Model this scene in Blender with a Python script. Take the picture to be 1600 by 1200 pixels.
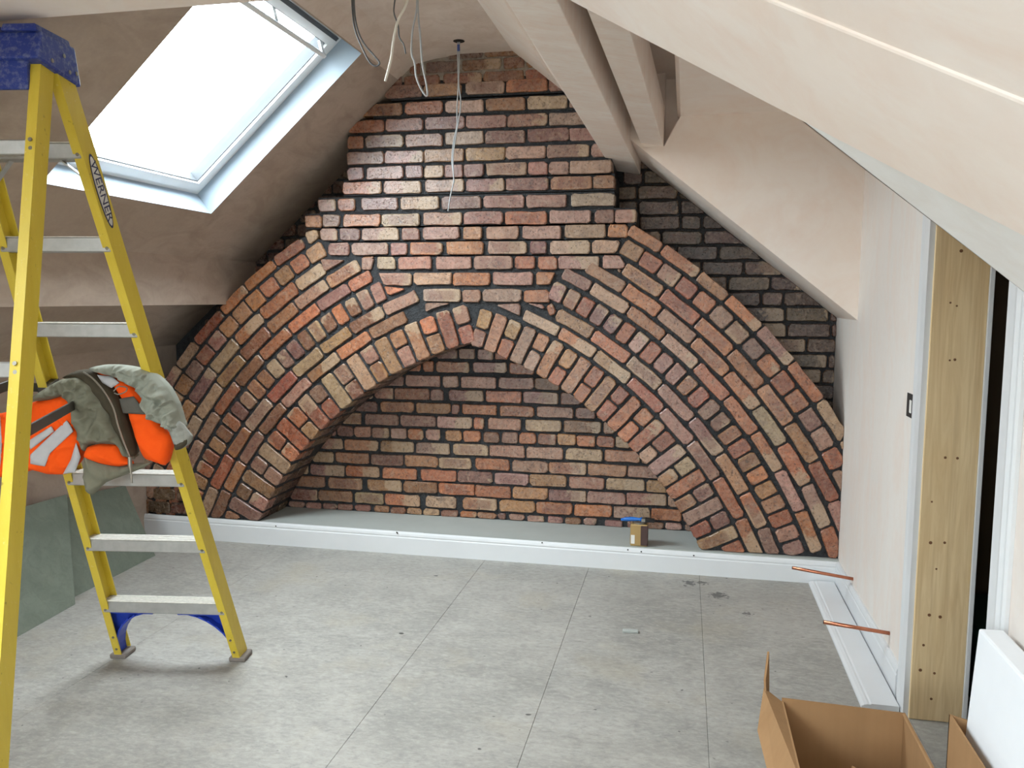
import bpy, bmesh, math, random
from mathutils import Vector, Matrix, noise
rnd = random.Random(11)
for o in list(bpy.data.objects): bpy.data.objects.remove(o)
scn = bpy.context.scene
COL = scn.collection

# ------------------------------------------------------------------ camera
F, CAMH = 1280.0, 1.5
yaw, pitch, roll = math.radians(11.844), math.radians(5.966), math.radians(0.235)
fw = Vector((-math.sin(yaw)*math.cos(pitch), math.cos(yaw)*math.cos(pitch), -math.sin(pitch)))
r0 = Vector((math.cos(yaw), math.sin(yaw), 0)); u0 = r0.cross(fw)
rt = math.cos(roll)*r0 + math.sin(roll)*u0; up = -math.sin(roll)*r0 + math.cos(roll)*u0
CP = Vector((0, 0, CAMH))
cd = bpy.data.cameras.new('camera'); cam = bpy.data.objects.new('camera', cd); COL.objects.link(cam)
cd.sensor_width = 36; cd.lens = 36*F/1600; cd.clip_start = 0.02; cd.clip_end = 200
cam.matrix_world = Matrix(((rt.x, up.x, -fw.x, CP.x), (rt.y, up.y, -fw.y, CP.y), (rt.z, up.z, -fw.z, CP.z), (0, 0, 0, 1)))
scn.camera = cam

# ------------------------------------------------------------------ sky, daylight, exposure
w = bpy.data.worlds.new('overcast_sky'); scn.world = w; w.use_nodes = True
wt = w.node_tree; bg = wt.nodes['Background']      # evenly overcast: three times brighter overhead than at the horizon, dull ground below
tcw = wt.nodes.new('ShaderNodeTexCoord'); sp = wt.nodes.new('ShaderNodeSeparateXYZ'); rw = wt.nodes.new('ShaderNodeValToRGB'); mr = wt.nodes.new('ShaderNodeMapRange')
wt.links.new(tcw.outputs['Generated'], sp.inputs[0]); wt.links.new(sp.outputs['Z'], mr.inputs['Value']); mr.inputs['From Min'].default_value = -1
wt.links.new(mr.outputs[0], rw.inputs[0]); wt.links.new(rw.outputs[0], bg.inputs[0]); bg.inputs[1].default_value = 19.0
e = rw.color_ramp.elements; e[0].position = .49; e[0].color = (.07, .07, .06, 1); e[1].position = 1; e[1].color = (.86, .94, 1.0, 1)
e2 = e.new(.51); e2.color = (.30, .33, .35, 1)
vs = scn.view_settings
vs.view_transform = 'Standard'; vs.look = 'None'; vs.gamma = 1; vs.exposure = 1.05; vs.use_curve_mapping = False
scn.cycles.diffuse_bounces = 6; scn.cycles.max_bounces = 12; scn.cycles.transparent_max_bounces = 16
scn.cycles.sample_clamp_indirect = 8
def portal(name, centre, xaxis, yaxis, sx, sy):
    """light portal in a window opening, so that the sky is sampled through it"""
    l = bpy.data.lights.new(name, 'AREA'); l.shape = 'RECTANGLE'; l.size = sx; l.size_y = sy; l.cycles.is_portal = True
    o = bpy.data.objects.new(name, l); COL.objects.link(o)
    X = Vector(xaxis).normalized(); Y = Vector(yaxis).normalized(); Z = X.cross(Y)
    o.matrix_world = Matrix(((X.x, Y.x, Z.x, centre[0]), (X.y, Y.y, Z.y, centre[1]), (X.z, Y.z, Z.z, centre[2]), (0, 0, 0, 1)))
    return o

# ------------------------------------------------------------------ places measured from the photograph
YC, YG = 4.49, 4.85            # brick face of chimney and arch, gable wall behind
YS = 4.46                      # face of the back skirting
XR, XL = 0.83, -3.30           # right wall, left knee wall
ZL = 0.132                     # ledge
YB = -2.2                      # wall behind the camera
SM = 0.8988                    # left slope
def zleft(x): return 2.435 + SM*(x + 1.908)
def zright(x): return 1.40 + 0.805*(XR - x)
def ray(x, y): return fw + rt*((x-800)/F) - up*((y-600)/F)
def at(x, y, ax, val):
    d = ray(x, y); return CP + d*((val - CP[ax])/d[ax])
def on_plane(x, y, p, n):
    d = ray(x, y); return CP + d*((Vector(p)-CP).dot(n)/d.dot(n))
def proj(P):
    d = Vector(P) - CP; z = d.dot(fw); return 800+F*d.dot(rt)/z, 600-F*d.dot(up)/z

# ------------------------------------------------------------------ materials
def lin(c):
    return tuple(((v/255)/12.92 if v/255 <= .04045 else ((v/255+.055)/1.055)**2.4) for v in c)
class MT:
    def __init__(s, name):
        s.m = bpy.data.materials.new(name); s.m.use_nodes = True; s.t = s.m.node_tree; s.n = s.t.nodes
        s.b = s.n['Principled BSDF']; s.tc = None
    def add(s, typ, **kw):
        n = s.n.new(typ)
        for k, v in kw.items(): setattr(n, k, v)
        return n
    def link(s, a, b): s.t.links.new(a, b)
    def coord(s, which='Object'):
        if not s.tc: s.tc = s.add('ShaderNodeTexCoord')
        return s.tc.outputs[which]
    def noise(s, scale, detail=4, rough=.55, vec=None, dist=0):
        n = s.add('ShaderNodeTexNoise'); n.inputs['Scale'].default_value = scale; n.inputs['Detail'].default_value = detail
        n.inputs['Roughness'].default_value = rough; n.inputs['Distortion'].default_value = dist
        s.link(vec if vec is not None else s.coord(), n.inputs['Vector']); return n.outputs['Fac']
    def ramp(s, fac, stops):
        n = s.add('ShaderNodeValToRGB'); e = n.color_ramp.elements
        while len(e) < len(stops): e.new(.5)
        for i, (p, c) in enumerate(stops):
            e[i].position = p; e[i].color = (c[0], c[1], c[2], 1) if not isinstance(c, (int, float)) else (c, c, c, 1)
        s.link(fac, n.inputs[0]); return n.outputs[0]
    def mix(s, fac, a, b, typ='MIX'):
        n = s.add('ShaderNodeMix', data_type='RGBA', blend_type=typ)
        for v, i in ((fac, 0), (a, 6), (b, 7)):
            if isinstance(v, (int, float)): n.inputs[i].default_value = v if i == 0 else (v, v, v, 1)
            elif isinstance(v, tuple): n.inputs[i].default_value = (*v[:3], 1)
            else: s.link(v, n.inputs[i])
        return n.outputs[2]
    def math(s, op, a, b=None):
        n = s.add('ShaderNodeMath', operation=op)
        for i, v in enumerate((a, b)):
            if v is None: continue
            if isinstance(v, (int, float)): n.inputs[i].default_value = v
            else: s.link(v, n.inputs[i])
        return n.outputs[0]
    def mapping(s, scale, vec=None, rot=(0, 0, 0)):
        n = s.add('ShaderNodeMapping'); n.inputs['Scale'].default_value = scale; n.inputs['Rotation'].default_value = rot
        s.link(vec if vec is not None else s.coord(), n.inputs[0]); return n.outputs[0]
    def bump(s, h, strength=.3, dist=.01):
        n = s.add('ShaderNodeBump'); n.inputs['Strength'].default_value = strength; n.inputs['Distance'].default_value = dist
        s.link(h, n.inputs['Height']); s.link(n.outputs[0], s.b.inputs['Normal'])
    def col(s, c):
        if isinstance(c, tuple): s.b.inputs['Base Color'].default_value = (*c[:3], 1)
        else: s.link(c, s.b.inputs['Base Color'])
        return s
    def rough(s, r, spec=.5, metal=0):
        if isinstance(r, (int, float)): s.b.inputs['Roughness'].default_value = r
        else: s.link(r, s.b.inputs['Roughness'])
        s.b.inputs['Specular IOR Level'].default_value = spec; s.b.inputs['Metallic'].default_value = metal; return s

def plain(name, c, r=.5, spec=.5, metal=0, var=.12, scale=14, bump=.0, bscale=80):
    m = MT(name); c = lin(c)
    n = m.noise(scale, 5)
    m.col(m.mix(n, tuple(v*(1-var) for v in c), tuple(min(1, v*(1+var)) for v in c))).rough(r, spec, metal)
    if bump: m.bump(m.noise(bscale, 3), bump, .003)
    return m.m
def plaster(name, a, b, c, r=.62, scale=1.1, streak=(1, 1, 1)):
    m = MT(name); v = m.mapping(streak)
    n1 = m.noise(scale, 3, .5, v, .6); n2 = m.noise(scale*4.3, 5, .6, v, 1.2); n3 = m.noise(scale*30, 3, .6)
    base = m.mix(m.ramp(n1, [(.36, 0), (.62, 1)]), lin(a), lin(b))
    base = m.mix(m.math('MULTIPLY', m.ramp(n2, [(.42, 0), (.7, 1)]), .6), base, lin(c))
    m.col(m.mix(.08, base, n3, 'OVERLAY')).rough(r, .35)
    m.bump(m.math('ADD', m.math('MULTIPLY', n2, .4), m.math('MULTIPLY', n3, .15)), .08, .012)
    return m.m
M = {}
M['plaster'] = plaster('pink_plaster', (236, 221, 208), (241, 230, 221), (233, 211, 196), scale=.9)
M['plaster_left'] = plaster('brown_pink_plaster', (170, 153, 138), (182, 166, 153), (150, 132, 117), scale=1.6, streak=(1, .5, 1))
M['plaster_grey'] = plaster('grey_drying_plaster', (222, 214, 207), (228, 222, 216), (226, 208, 196), scale=1.0, streak=(1, 1.6, .5))
M['plaster_edge'] = plaster('pale_grey_plaster', (232, 230, 226), (238, 236, 233), (228, 222, 215))
M['plaster_mid'] = plaster('ceiling_plaster', (206, 190, 176), (216, 202, 190), (194, 174, 158), scale=2.2)
M['plaster_rough'] = plaster('trowelled_plaster', (234, 220, 209), (240, 230, 221), (230, 207, 192), scale=2.5, streak=(1, 3, 1))
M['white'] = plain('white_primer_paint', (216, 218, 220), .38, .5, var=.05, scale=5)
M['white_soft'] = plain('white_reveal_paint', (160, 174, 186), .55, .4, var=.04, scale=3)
M['frame_white'] = plain('white_lacquer', (235, 237, 238), .25, .5, var=.02)
M['seal'] = plain('dark_rubber_seal', (70, 74, 78), .6)
M['copper'] = plain('copper_tube', (196, 128, 100), .32, .5, 1, var=.25, scale=60)
M['alu'] = plain('scuffed_aluminium', (178, 178, 175), .45, .5, .75, var=.22, scale=30)
M['tread_top'] = plain('paint_spattered_tread', (196, 192, 184), .7, .4, .1, var=.3, scale=90)
M['steel'] = plain('zinc_steel', (150, 145, 135), .35, .5, .9)
M['spreader'] = plain('dark_grey_spreader_bar', (70, 66, 60), .5)
M['brace_blue'] = plain('bright_blue_plastic', (34, 62, 168), .45, var=.2, scale=50)
M['rubber'] = plain('grey_rubber_foot', (120, 112, 105), .8)
M['dark'] = plain('dark_void', (38, 32, 27), .9, .2)
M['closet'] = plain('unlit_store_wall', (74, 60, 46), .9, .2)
M['green_tub'] = plain('dark_green_plastic', (30, 58, 44), .45)
M['cable_grey'] = plain('grey_cable_sheath', (168, 170, 172), .4, var=.1)
M['cable_dark'] = plain('dark_grey_cable_sheath', (96, 96, 98), .45)
M['cable_white'] = plain('white_cable_sheath', (226, 220, 208), .4)
M['cable_blue'] = plain('blue_tape', (60, 78, 140), .5)
M['gold_tin'] = plain('gold_tin', (176, 146, 96), .35, .5, .4)
M['brown_tin'] = plain('brown_tin_label', (70, 48, 44), .4)
M['paper'] = plain('white_paper_label', (226, 224, 218), .6)
M['brush_blue'] = plain('blue_brush_handle', (24, 104, 190), .35)
M['bristle'] = plain('black_bristle', (24, 22, 22), .8)
M['polystyrene'] = plain('white_carton', (236, 239, 243), .6, .3, var=.03)
M['socket'] = plain('black_back_box', (42, 42, 42), .6)

def mk_brick():
    m = MT('sealed_reclaimed_brick')
    oi = m.add('ShaderNodeObjectInfo')
    off = m.add('ShaderNodeVectorMath', operation='MULTIPLY_ADD')
    comb = m.add('ShaderNodeCombineXYZ')
    for i in range(3): m.link(oi.outputs['Random'], comb.inputs[i])
    off.inputs[1].default_value = (91, 57, 133); m.link(comb.outputs[0], off.inputs[0]); m.link(m.coord(), off.inputs[2])
    v = off.outputs[0]
    big = m.noise(16, 3, .55, v, .8); mid = m.noise(60, 5, .65, v, .5); fine = m.noise(240, 3, .6, v)
    c = m.mix(m.ramp(m.noise(26, 5, .65, v, 1.0), [(.28, 0), (.7, 1)]), m.mix(1, oi.outputs['Color'], (.52, .42, .38), 'MULTIPLY'), m.mix(1, oi.outputs['Color'], (1.3, 1.22, 1.16), 'MULTIPLY'))
    sx = m.add('ShaderNodeSeparateXYZ'); m.link(m.coord(), sx.inputs[0])
    # pale kiln flash at one end: alpha 0..1 places its edge along the brick
    e = m.math('ADD', m.math('MULTIPLY', sx.outputs[0], 4.6), m.math('MULTIPLY', m.math('SUBTRACT', big, .5), 1.1))
    thr = m.math('SUBTRACT', e, m.math('MULTIPLY', m.math('SUBTRACT', 1.0, oi.outputs['Alpha']), 1.3))
    patch = m.ramp(m.math('ADD', m.math('MULTIPLY', thr, 2.2), .5), [(.42, 0), (.62, 1)])
    c = m.mix(m.math('MULTIPLY', patch, .72), c, lin((170, 145, 118)))
    ab = lambda k: m.math('ABSOLUTE', sx.outputs[k])
    kiss = m.math('SUBTRACT', 1.0, m.math('MAXIMUM', m.math('DIVIDE', ab(0), .088), m.math('DIVIDE', ab(2), .03)))
    kiss = m.ramp(m.math('ADD', kiss, m.math('MULTIPLY', m.math('SUBTRACT', mid, .5), .5)), [(.08, 0), (.22, 1)])
    c = m.mix(m.math('MULTIPLY', m.math('MULTIPLY', kiss, m.math('GREATER_THAN', oi.outputs['Random'], .68)), .5), c, lin((108, 66, 54)))
    cl = m.noise(30, 5, .7, v, 1.2)
    c = m.mix(m.math('MULTIPLY', m.ramp(cl, [(.52, 0), (.68, 1)]), .5), c, lin((176, 152, 132)))
    wash = m.ramp(mid, [(.56, 0), (.8, 1)])
    c = m.mix(m.math('MULTIPLY', wash, .42), c, lin((182, 164, 148)))
    pit = m.ramp(m.noise(95, 2, .5, v), [(.31, 1), (.38, 0)])
    blotch = m.ramp(m.noise(24, 5, .75, v, 1.5), [(.33, 1), (.44, 0)])
    c = m.mix(m.math('MULTIPLY', m.math('MAXIMUM', pit, blotch), .62), c, lin((40, 30, 27)))
    m.col(c); m.rough(m.ramp(mid, [(.3, .2), (.7, .42)]), .8)
    h = m.math('ADD', m.math('MULTIPLY', mid, .7), m.math('MULTIPLY', fine, .25))
    m.bump(m.math('SUBTRACT', h, m.math('MULTIPLY', pit, .8)), .42, .006)
    return m.m
M['brick'] = mk_brick()
def mk_mortar(name, c, c2):
    m = MT(name); n = m.noise(40, 5, .7); n2 = m.noise(6, 3)
    m.col(m.mix(m.ramp(n, [(.3, 0), (.75, 1)]), lin(c), lin(c2))).rough(.6, .35)
    m.bump(m.math('ADD', n, m.math('MULTIPLY', m.noise(140, 3), .6)), .9, .01); return m.m
M['mortar'] = mk_mortar('charcoal_mortar', (27, 28, 30), (64, 66, 69))
M['mortar_old'] = mk_mortar('old_lime_mortar', (128, 116, 104), (176, 166, 152))
def mk_floor():
    m = MT('cement_board'); v = m.coord(); 
    oi = m.add('ShaderNodeObjectInfo')
    geo = m.add('ShaderNodeNewGeometry'); P = geo.outputs['Position']
    a = m.noise(1.5, 4, .6, P, .6); b = m.noise(6, 8, .72, m.mapping((1, 1.6, 1), P), .35); f = m.noise(120, 3, .6, P)
    c = m.mix(m.ramp(a, [(.3, 0), (.7, 1)]), lin((138, 136, 131)), lin((163, 160, 154)))
    c = m.mix(m.math('MULTIPLY', m.ramp(b, [(.45, 0), (.75, 1)]), .55), c, lin((184, 180, 173)))
    c = m.mix(m.math('MULTIPLY', m.ramp(b, [(.25, 1), (.42, 0)]), .55), c, lin((108, 107, 106)))
    g = m.noise(30, 6, .75, m.mapping((1, 1.8, 1), P), .4)
    c = m.mix(m.math('MULTIPLY', m.ramp(g, [(.5, 0), (.68, 1)]), .4), c, lin((190, 188, 180)))
    c = m.mix(m.math('MULTIPLY', m.ramp(g, [(.32, 1), (.48, 0)]), .45), c, lin((112, 113, 110)))
    br = m.math('SUBTRACT', oi.outputs['Random'], .5)
    c = m.mix(m.math('ABSOLUTE', m.math('MULTIPLY', br, .16)), c, lin((150, 142, 128)))
    scf = m.ramp(m.noise(16, 4, .75, m.mapping((.5, 2.2, 1), P)), [(.27, 1), (.36, 0)])
    c = m.mix(m.math('MULTIPLY', scf, .45), c, lin((84, 84, 84)))
    yel = m.ramp(m.noise(2.1, 4, .6, P), [(.55, 0), (.7, 1)])
    c = m.mix(m.math('MULTIPLY', yel, .3), c, lin((168, 158, 136)))
    spk = m.ramp(m.noise(26, 1, .4, P), [(.19, 1), (.235, 0)])
    c = m.mix(m.math('MULTIPLY', spk, .85), c, lin((52, 52, 52)))
    # dark paint spills near the back skirting
    for (x, y, rr) in ((.205, 4.17, .062), (.06, 4.32, .05), (.125, 4.345, .035), (.33, 3.95, .022)):
        d = m.add('ShaderNodeVectorMath', operation='DISTANCE'); m.link(P, d.inputs[0]); d.inputs[1].default_value = (x, y, 0)
        dd = m.math('ADD', d.outputs['Value'], m.math('MULTIPLY', m.math('SUBTRACT', m.noise(42, 3, .6, P), .5), .16))
        k = m.ramp(m.math('DIVIDE', dd, rr), [(.45, 1), (.75, 0)])
        c = m.mix(m.math('MULTIPLY', k, .75), c, lin((66, 66, 66)))
    m.col(c).rough(m.ramp(b, [(.3, .5), (.7, .75)]), .4)
    m.bump(m.math('ADD', m.math('MULTIPLY', b, .6), m.math('MULTIPLY', f, .3)), .25, .006); return m.m
M['floor'] = mk_floor()
def mk_wood():
    m = MT('planed_pine'); v = m.mapping((14, 14, .9)); n = m.noise(2.2, 4, .6, v, 1.8); n2 = m.noise(9, 3, .5, m.mapping((9, 9, .25)))
    c = m.mix(m.ramp(n, [(.35, 0), (.65, 1)]), lin((214, 186, 142)), lin((228, 204, 162)))
    c = m.mix(m.math('MULTIPLY', m.ramp(n2, [(.5, 0), (.75, 1)]), .4), c, lin((180, 146, 104)))
    m.col(c).rough(.55, .35); return m.m
M['pine'] = mk_wood()
M['knot'] = plain('pine_knot', (112, 74, 44), .6)
def mk_card(name, c, c2):
    m = MT(name); n = m.noise(7, 4, .6); st = m.noise(30, 2, .5, m.mapping((1, 1, .06)))
    cc = m.mix(n, lin(c), lin(c2)); m.col(m.mix(.12, cc, st, 'OVERLAY')).rough(.8, .25); m.bump(st, .12, .002); return m.m
M['card'] = mk_card('corrugated_cardboard', (150, 114, 78), (168, 132, 94))
def mk_yellow():
    m = MT('yellow_fibreglass'); n = m.noise(26, 5, .65, m.mapping((1, 1, .15)), .4); s = m.noise(70, 4, .7)
    c = m.mix(n, lin((190, 162, 40)), lin((212, 190, 70)))
    c = m.mix(m.math('MULTIPLY', m.ramp(s, [(.62, 0), (.72, 1)]), .5), c, lin((214, 200, 140)))
    c = m.mix(m.math('MULTIPLY', m.ramp(m.noise(34, 2), [(.24, 1), (.3, 0)]), .6), c, lin((108, 92, 36)))
    m.col(c).rough(.42, .5); return m.m
M['yellow'] = mk_yellow()
def mk_blue():
    m = MT('dusty_blue_plastic'); s = m.noise(60, 5, .7); n = m.noise(9, 3)
    c = m.mix(n, lin((22, 42, 118)), lin((36, 58, 138)))
    c = m.mix(m.math('MULTIPLY', m.ramp(s, [(.48, 0), (.75, 1)]), .6), c, lin((140, 146, 160)))
    m.col(c).rough(.5, .45); return m.m
M['blue'] = mk_blue()
def mk_cloth(name, c, c2, sc=30):
    m = MT(name); n = m.noise(sc, 5, .65); w_ = m.noise(420, 2)
    m.col(m.mix(n, lin(c), lin(c2))).rough(.85, .2); m.bump(m.math('ADD', m.math('MULTIPLY', n, .5), m.math('MULTIPLY', w_, .3)), .3, .004); return m.m
M['olive'] = mk_cloth('olive_grey_cloth', (104, 102, 86), (122, 120, 104))
M['sleeve'] = mk_cloth('pale_olive_cloth', (132, 134, 122), (150, 152, 140))
M['cuff'] = mk_cloth('ribbed_cuff', (128, 128, 120), (150, 150, 142), 80)
M['orange'] = mk_cloth('fluorescent_orange_cloth', (232, 74, 8), (240, 90, 20))
M['lining'] = mk_cloth('dark_lining', (58, 52, 40), (74, 66, 52))
M['reflect'] = mk_cloth('silver_reflective_tape', (168, 166, 168), (188, 186, 186))
M['reflect_dark'] = mk_cloth('dark_tape', (78, 74, 68), (94, 90, 82))
M['mrboard'] = plaster('green_plasterboard', (106, 114, 102), (118, 126, 114), (98, 106, 94), .8, 4)
M['ledge'] = plain('grey_board_ledge', (168, 172, 168), .6, .4, var=.1, scale=6)
def mk_glass():
    m = MT('window_glass'); n = m.n; out = n['Material Output']
    tr = m.add('ShaderNodeBsdfTransparent'); tr.inputs[0].default_value = (.93, .96, .95, 1)
    gl = m.add('ShaderNodeBsdfGlossy'); gl.inputs['Roughness'].default_value = .03
    mx = m.add('ShaderNodeMixShader'); mx.inputs[0].default_value = .06; m.link(tr.outputs[0], mx.inputs[1]); m.link(gl.outputs[0], mx.inputs[2])
    m.link(mx.outputs[0], out.inputs[0]); return m.m
M['glass'] = mk_glass()

# ------------------------------------------------------------------ builders
def tag(o, label=None, cat=None, group=None, kind=None):
    if label: o['label'] = label
    if cat: o['category'] = cat
    if group: o['group'] = group
    if kind: o['kind'] = kind
    return o
def obj(name, bm, mat, parent=None, smooth=False):
    me = bpy.data.meshes.new(name)
    bmesh.ops.recalc_face_normals(bm, faces=bm.faces)
    bm.to_mesh(me); bm.free()
    if smooth: 
        for p in me.polygons: p.use_smooth = True
    me.materials.append(M[mat] if isinstance(mat, str) else mat)
    o = bpy.data.objects.new(name, me); COL.objects.link(o)
    if parent: o.parent = parent
    return o
def empty(name, label, cat, loc=(0, 0, 0), group=None):
    o = bpy.data.objects.new(name, None); COL.objects.link(o); o.location = loc; o.empty_display_size = .05
    return tag(o, label, cat, group)
def hexa(bm, P):
    """P: 8 corner points, bottom 4 then top 4 in the same order"""
    v = [bm.verts.new(p) for p in P]
    for f in ((0, 1, 2, 3), (7, 6, 5, 4), (0, 4, 5, 1), (1, 5, 6, 2), (2, 6, 7, 3), (3, 7, 4, 0)): bm.faces.new([v[i] for i in f])
    return v
def box(bm, a, b):
    (x0, y0, z0), (x1, y1, z1) = a, b
    return hexa(bm, [(x0, y0, z0), (x1, y0, z0), (x1, y1, z0), (x0, y1, z0), (x0, y0, z1), (x1, y0, z1), (x1, y1, z1), (x0, y1, z1)])
def bev(bm, w_=.003, seg=1):
    bmesh.ops.bevel(bm, geom=list(bm.edges), offset=w_, segments=seg, affect='EDGES', profile=.5, clamp_overlap=True)
def beam(bm, p, q, xdir, sx, sy, sx2=None):
    """box along p-q; xdir gives the cross axis"""
    p, q = Vector(p), Vector(q); d = (q-p).normalized(); X = Vector(xdir); X = (X - d*X.dot(d)).normalized(); Y = d.cross(X)
    sx2 = sx if sx2 is None else sx2
    c = lambda o_, s: [o_ + X*i*s/2 + Y*j*sy/2 for i, j in ((-1, -1), (1, -1), (1, 1), (-1, 1))]
    return hexa(bm, c(p, sx) + c(q, sx2))
def quads(bm, polys):
    for p in polys: bm.faces.new([bm.verts.new(v) for v in p])
def prism(bm, poly, y0, y1):
    """closed polygon in (x, z) extruded along y"""
    a = [bm.verts.new((x, y0, z)) for x, z in poly]; b = [bm.verts.new((x, y1, z)) for x, z in poly]
    bm.faces.new(a); bm.faces.new(b[::-1]); n = len(a)
    for i in range(n): bm.faces.new((a[i], b[i], b[(i+1) % n], a[(i+1) % n]))
def tube(bm, pts, r, sides=8, cap=True):
    pts = [Vector(p) for p in pts]; rings = []; N = None
    for i, p in enumerate(pts):
        t = (pts[min(i+1, len(pts)-1)] - pts[max(i-1, 0)]).normalized()
        if N is None: N = t.orthogonal().normalized()
        N = (N - t*N.dot(t)).normalized(); Bn = t.cross(N)
        rr = r[i] if isinstance(r, (list, tuple)) else r
        rings.append([bm.verts.new(p + (N*math.cos(2*math.pi*k/sides) + Bn*math.sin(2*math.pi*k/sides))*rr) for k in range(sides)])
    for a, b in zip(rings, rings[1:]):
        for k in range(sides): bm.faces.new((a[k], a[(k+1) % sides], b[(k+1) % sides], b[k]))
    if cap: bm.faces.new(rings[0][::-1]); bm.faces.new(rings[-1])
def spline(pts, n=8):
    P = [Vector(p) for p in pts]; P = [2*P[0]-P[1]] + P + [2*P[-1]-P[-2]]; out = []
    for i in range(1, len(P)-2):
        for k in range(n):
            t = k/n; a, b, c, d = P[i-1:i+3]
            out.append(.5*((2*b) + (c-a)*t + (2*a-5*b+4*c-d)*t*t + (3*b-a-3*c+d)*t**3))
    out.append(P[-2]); return out
def disc(bm, c, n, r, h=.004, sides=10):
    tube(bm, [Vector(c), Vector(c)+Vector(n).normalized()*h], r, sides)
NB = bmesh.new

# ------------------------------------------------------------------ floor
bm = NB(); box(bm, (XL-.1, YB-.1, -.1), (2.1, 5.0, -.004)); floor = tag(obj('floor', bm, 'dark'), 'grey cement board floor of the loft room', kind='structure')
cols = [(-3.30, -2.29, 3.62), (-2.29, -1.09, 4.1), (-1.09, -.49, 3.43), (-.49, .115, 2.705), (.115, .83, 2.898)]
for x0, x1, yj in cols:
    ys = [yj + 1.2*k for k in range(-6, 4)]; ys = [YB] + [y for y in ys if YB+.05 < y < YS-.05] + [YS+.02]
    for y0, y1 in zip(ys, ys[1:]):
        bm = NB(); box(bm, (x0+.0005, y0+.0005, -.012), (x1-.0005, y1-.0005, 0)); bev(bm, .0011)
        o = obj('floor_board', bm, 'floor', floor)
bm = NB(); box(bm, (.83, 1.9, -.012), (1.9, 3.6, -.001)); obj('floor_board', bm, 'floor', floor)

# ------------------------------------------------------------------ shell: left
prof = [(XL, 0), (XL, 1.184), (-2.995, 1.457), (-2.70, 1.457), (-2.70, zleft(-2.70)), (-1.60, zleft(-1.60)), (-1.53, 2.772), (-1.47, 2.798), (-1.382, 2.815), (-1.236, 2.83), (-.946, 2.83)]
def strip(bm, a, b, y0, y1): quads(bm, [[(a[0], y0, a[1]), (b[0], y0, b[1]), (b[0], y1, b[1]), (a[0], y1, a[1])]])
bm = NB()
for a, b in zip(prof[:4], prof[1:5]): strip(bm, a, b, YB, YG+.06)
tag(obj('wall_left', bm, 'plaster_left'), 'low plastered knee wall with boxed purlin on the left', kind='structure')
W1 = dict(y0=2.80, y1=3.975, x0=-2.46, x1=-1.605)       # roof window in view
W2 = dict(y0=-.35, y1=.85, x0=-2.46, x1=-1.605)         # added roof window, out of view, to let in more daylight
bm = NB(); A, B_ = (-2.70, zleft(-2.70)), (-1.60, zleft(-1.60))
sl = lambda x: (x, zleft(x))
ycuts = [YB, W2['y0'], W2['y1'], W1['y0'], W1['y1'], YG+.06]
for i, (y0, y1) in enumerate(zip(ycuts, ycuts[1:])):
    if i in (1, 3):
        W = W2 if i == 1 else W1; strip(bm, A, sl(W['x0']), y0, y1); strip(bm, sl(W['x1']), B_, y0, y1)
    else: strip(bm, A, B_, y0, y1)
tag(obj('ceiling_left', bm, 'plaster_left'), 'sloping plastered ceiling on the left, around the roof window', kind='structure')
bm = NB()
for a, b in zip(prof[5:], prof[6:]): strip(bm, a, b, YB, YG+.06)
flat = tag(obj('ceiling', bm, 'plaster_mid', smooth=True), 'narrow flat plastered ceiling along the ridge', kind='structure')

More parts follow.
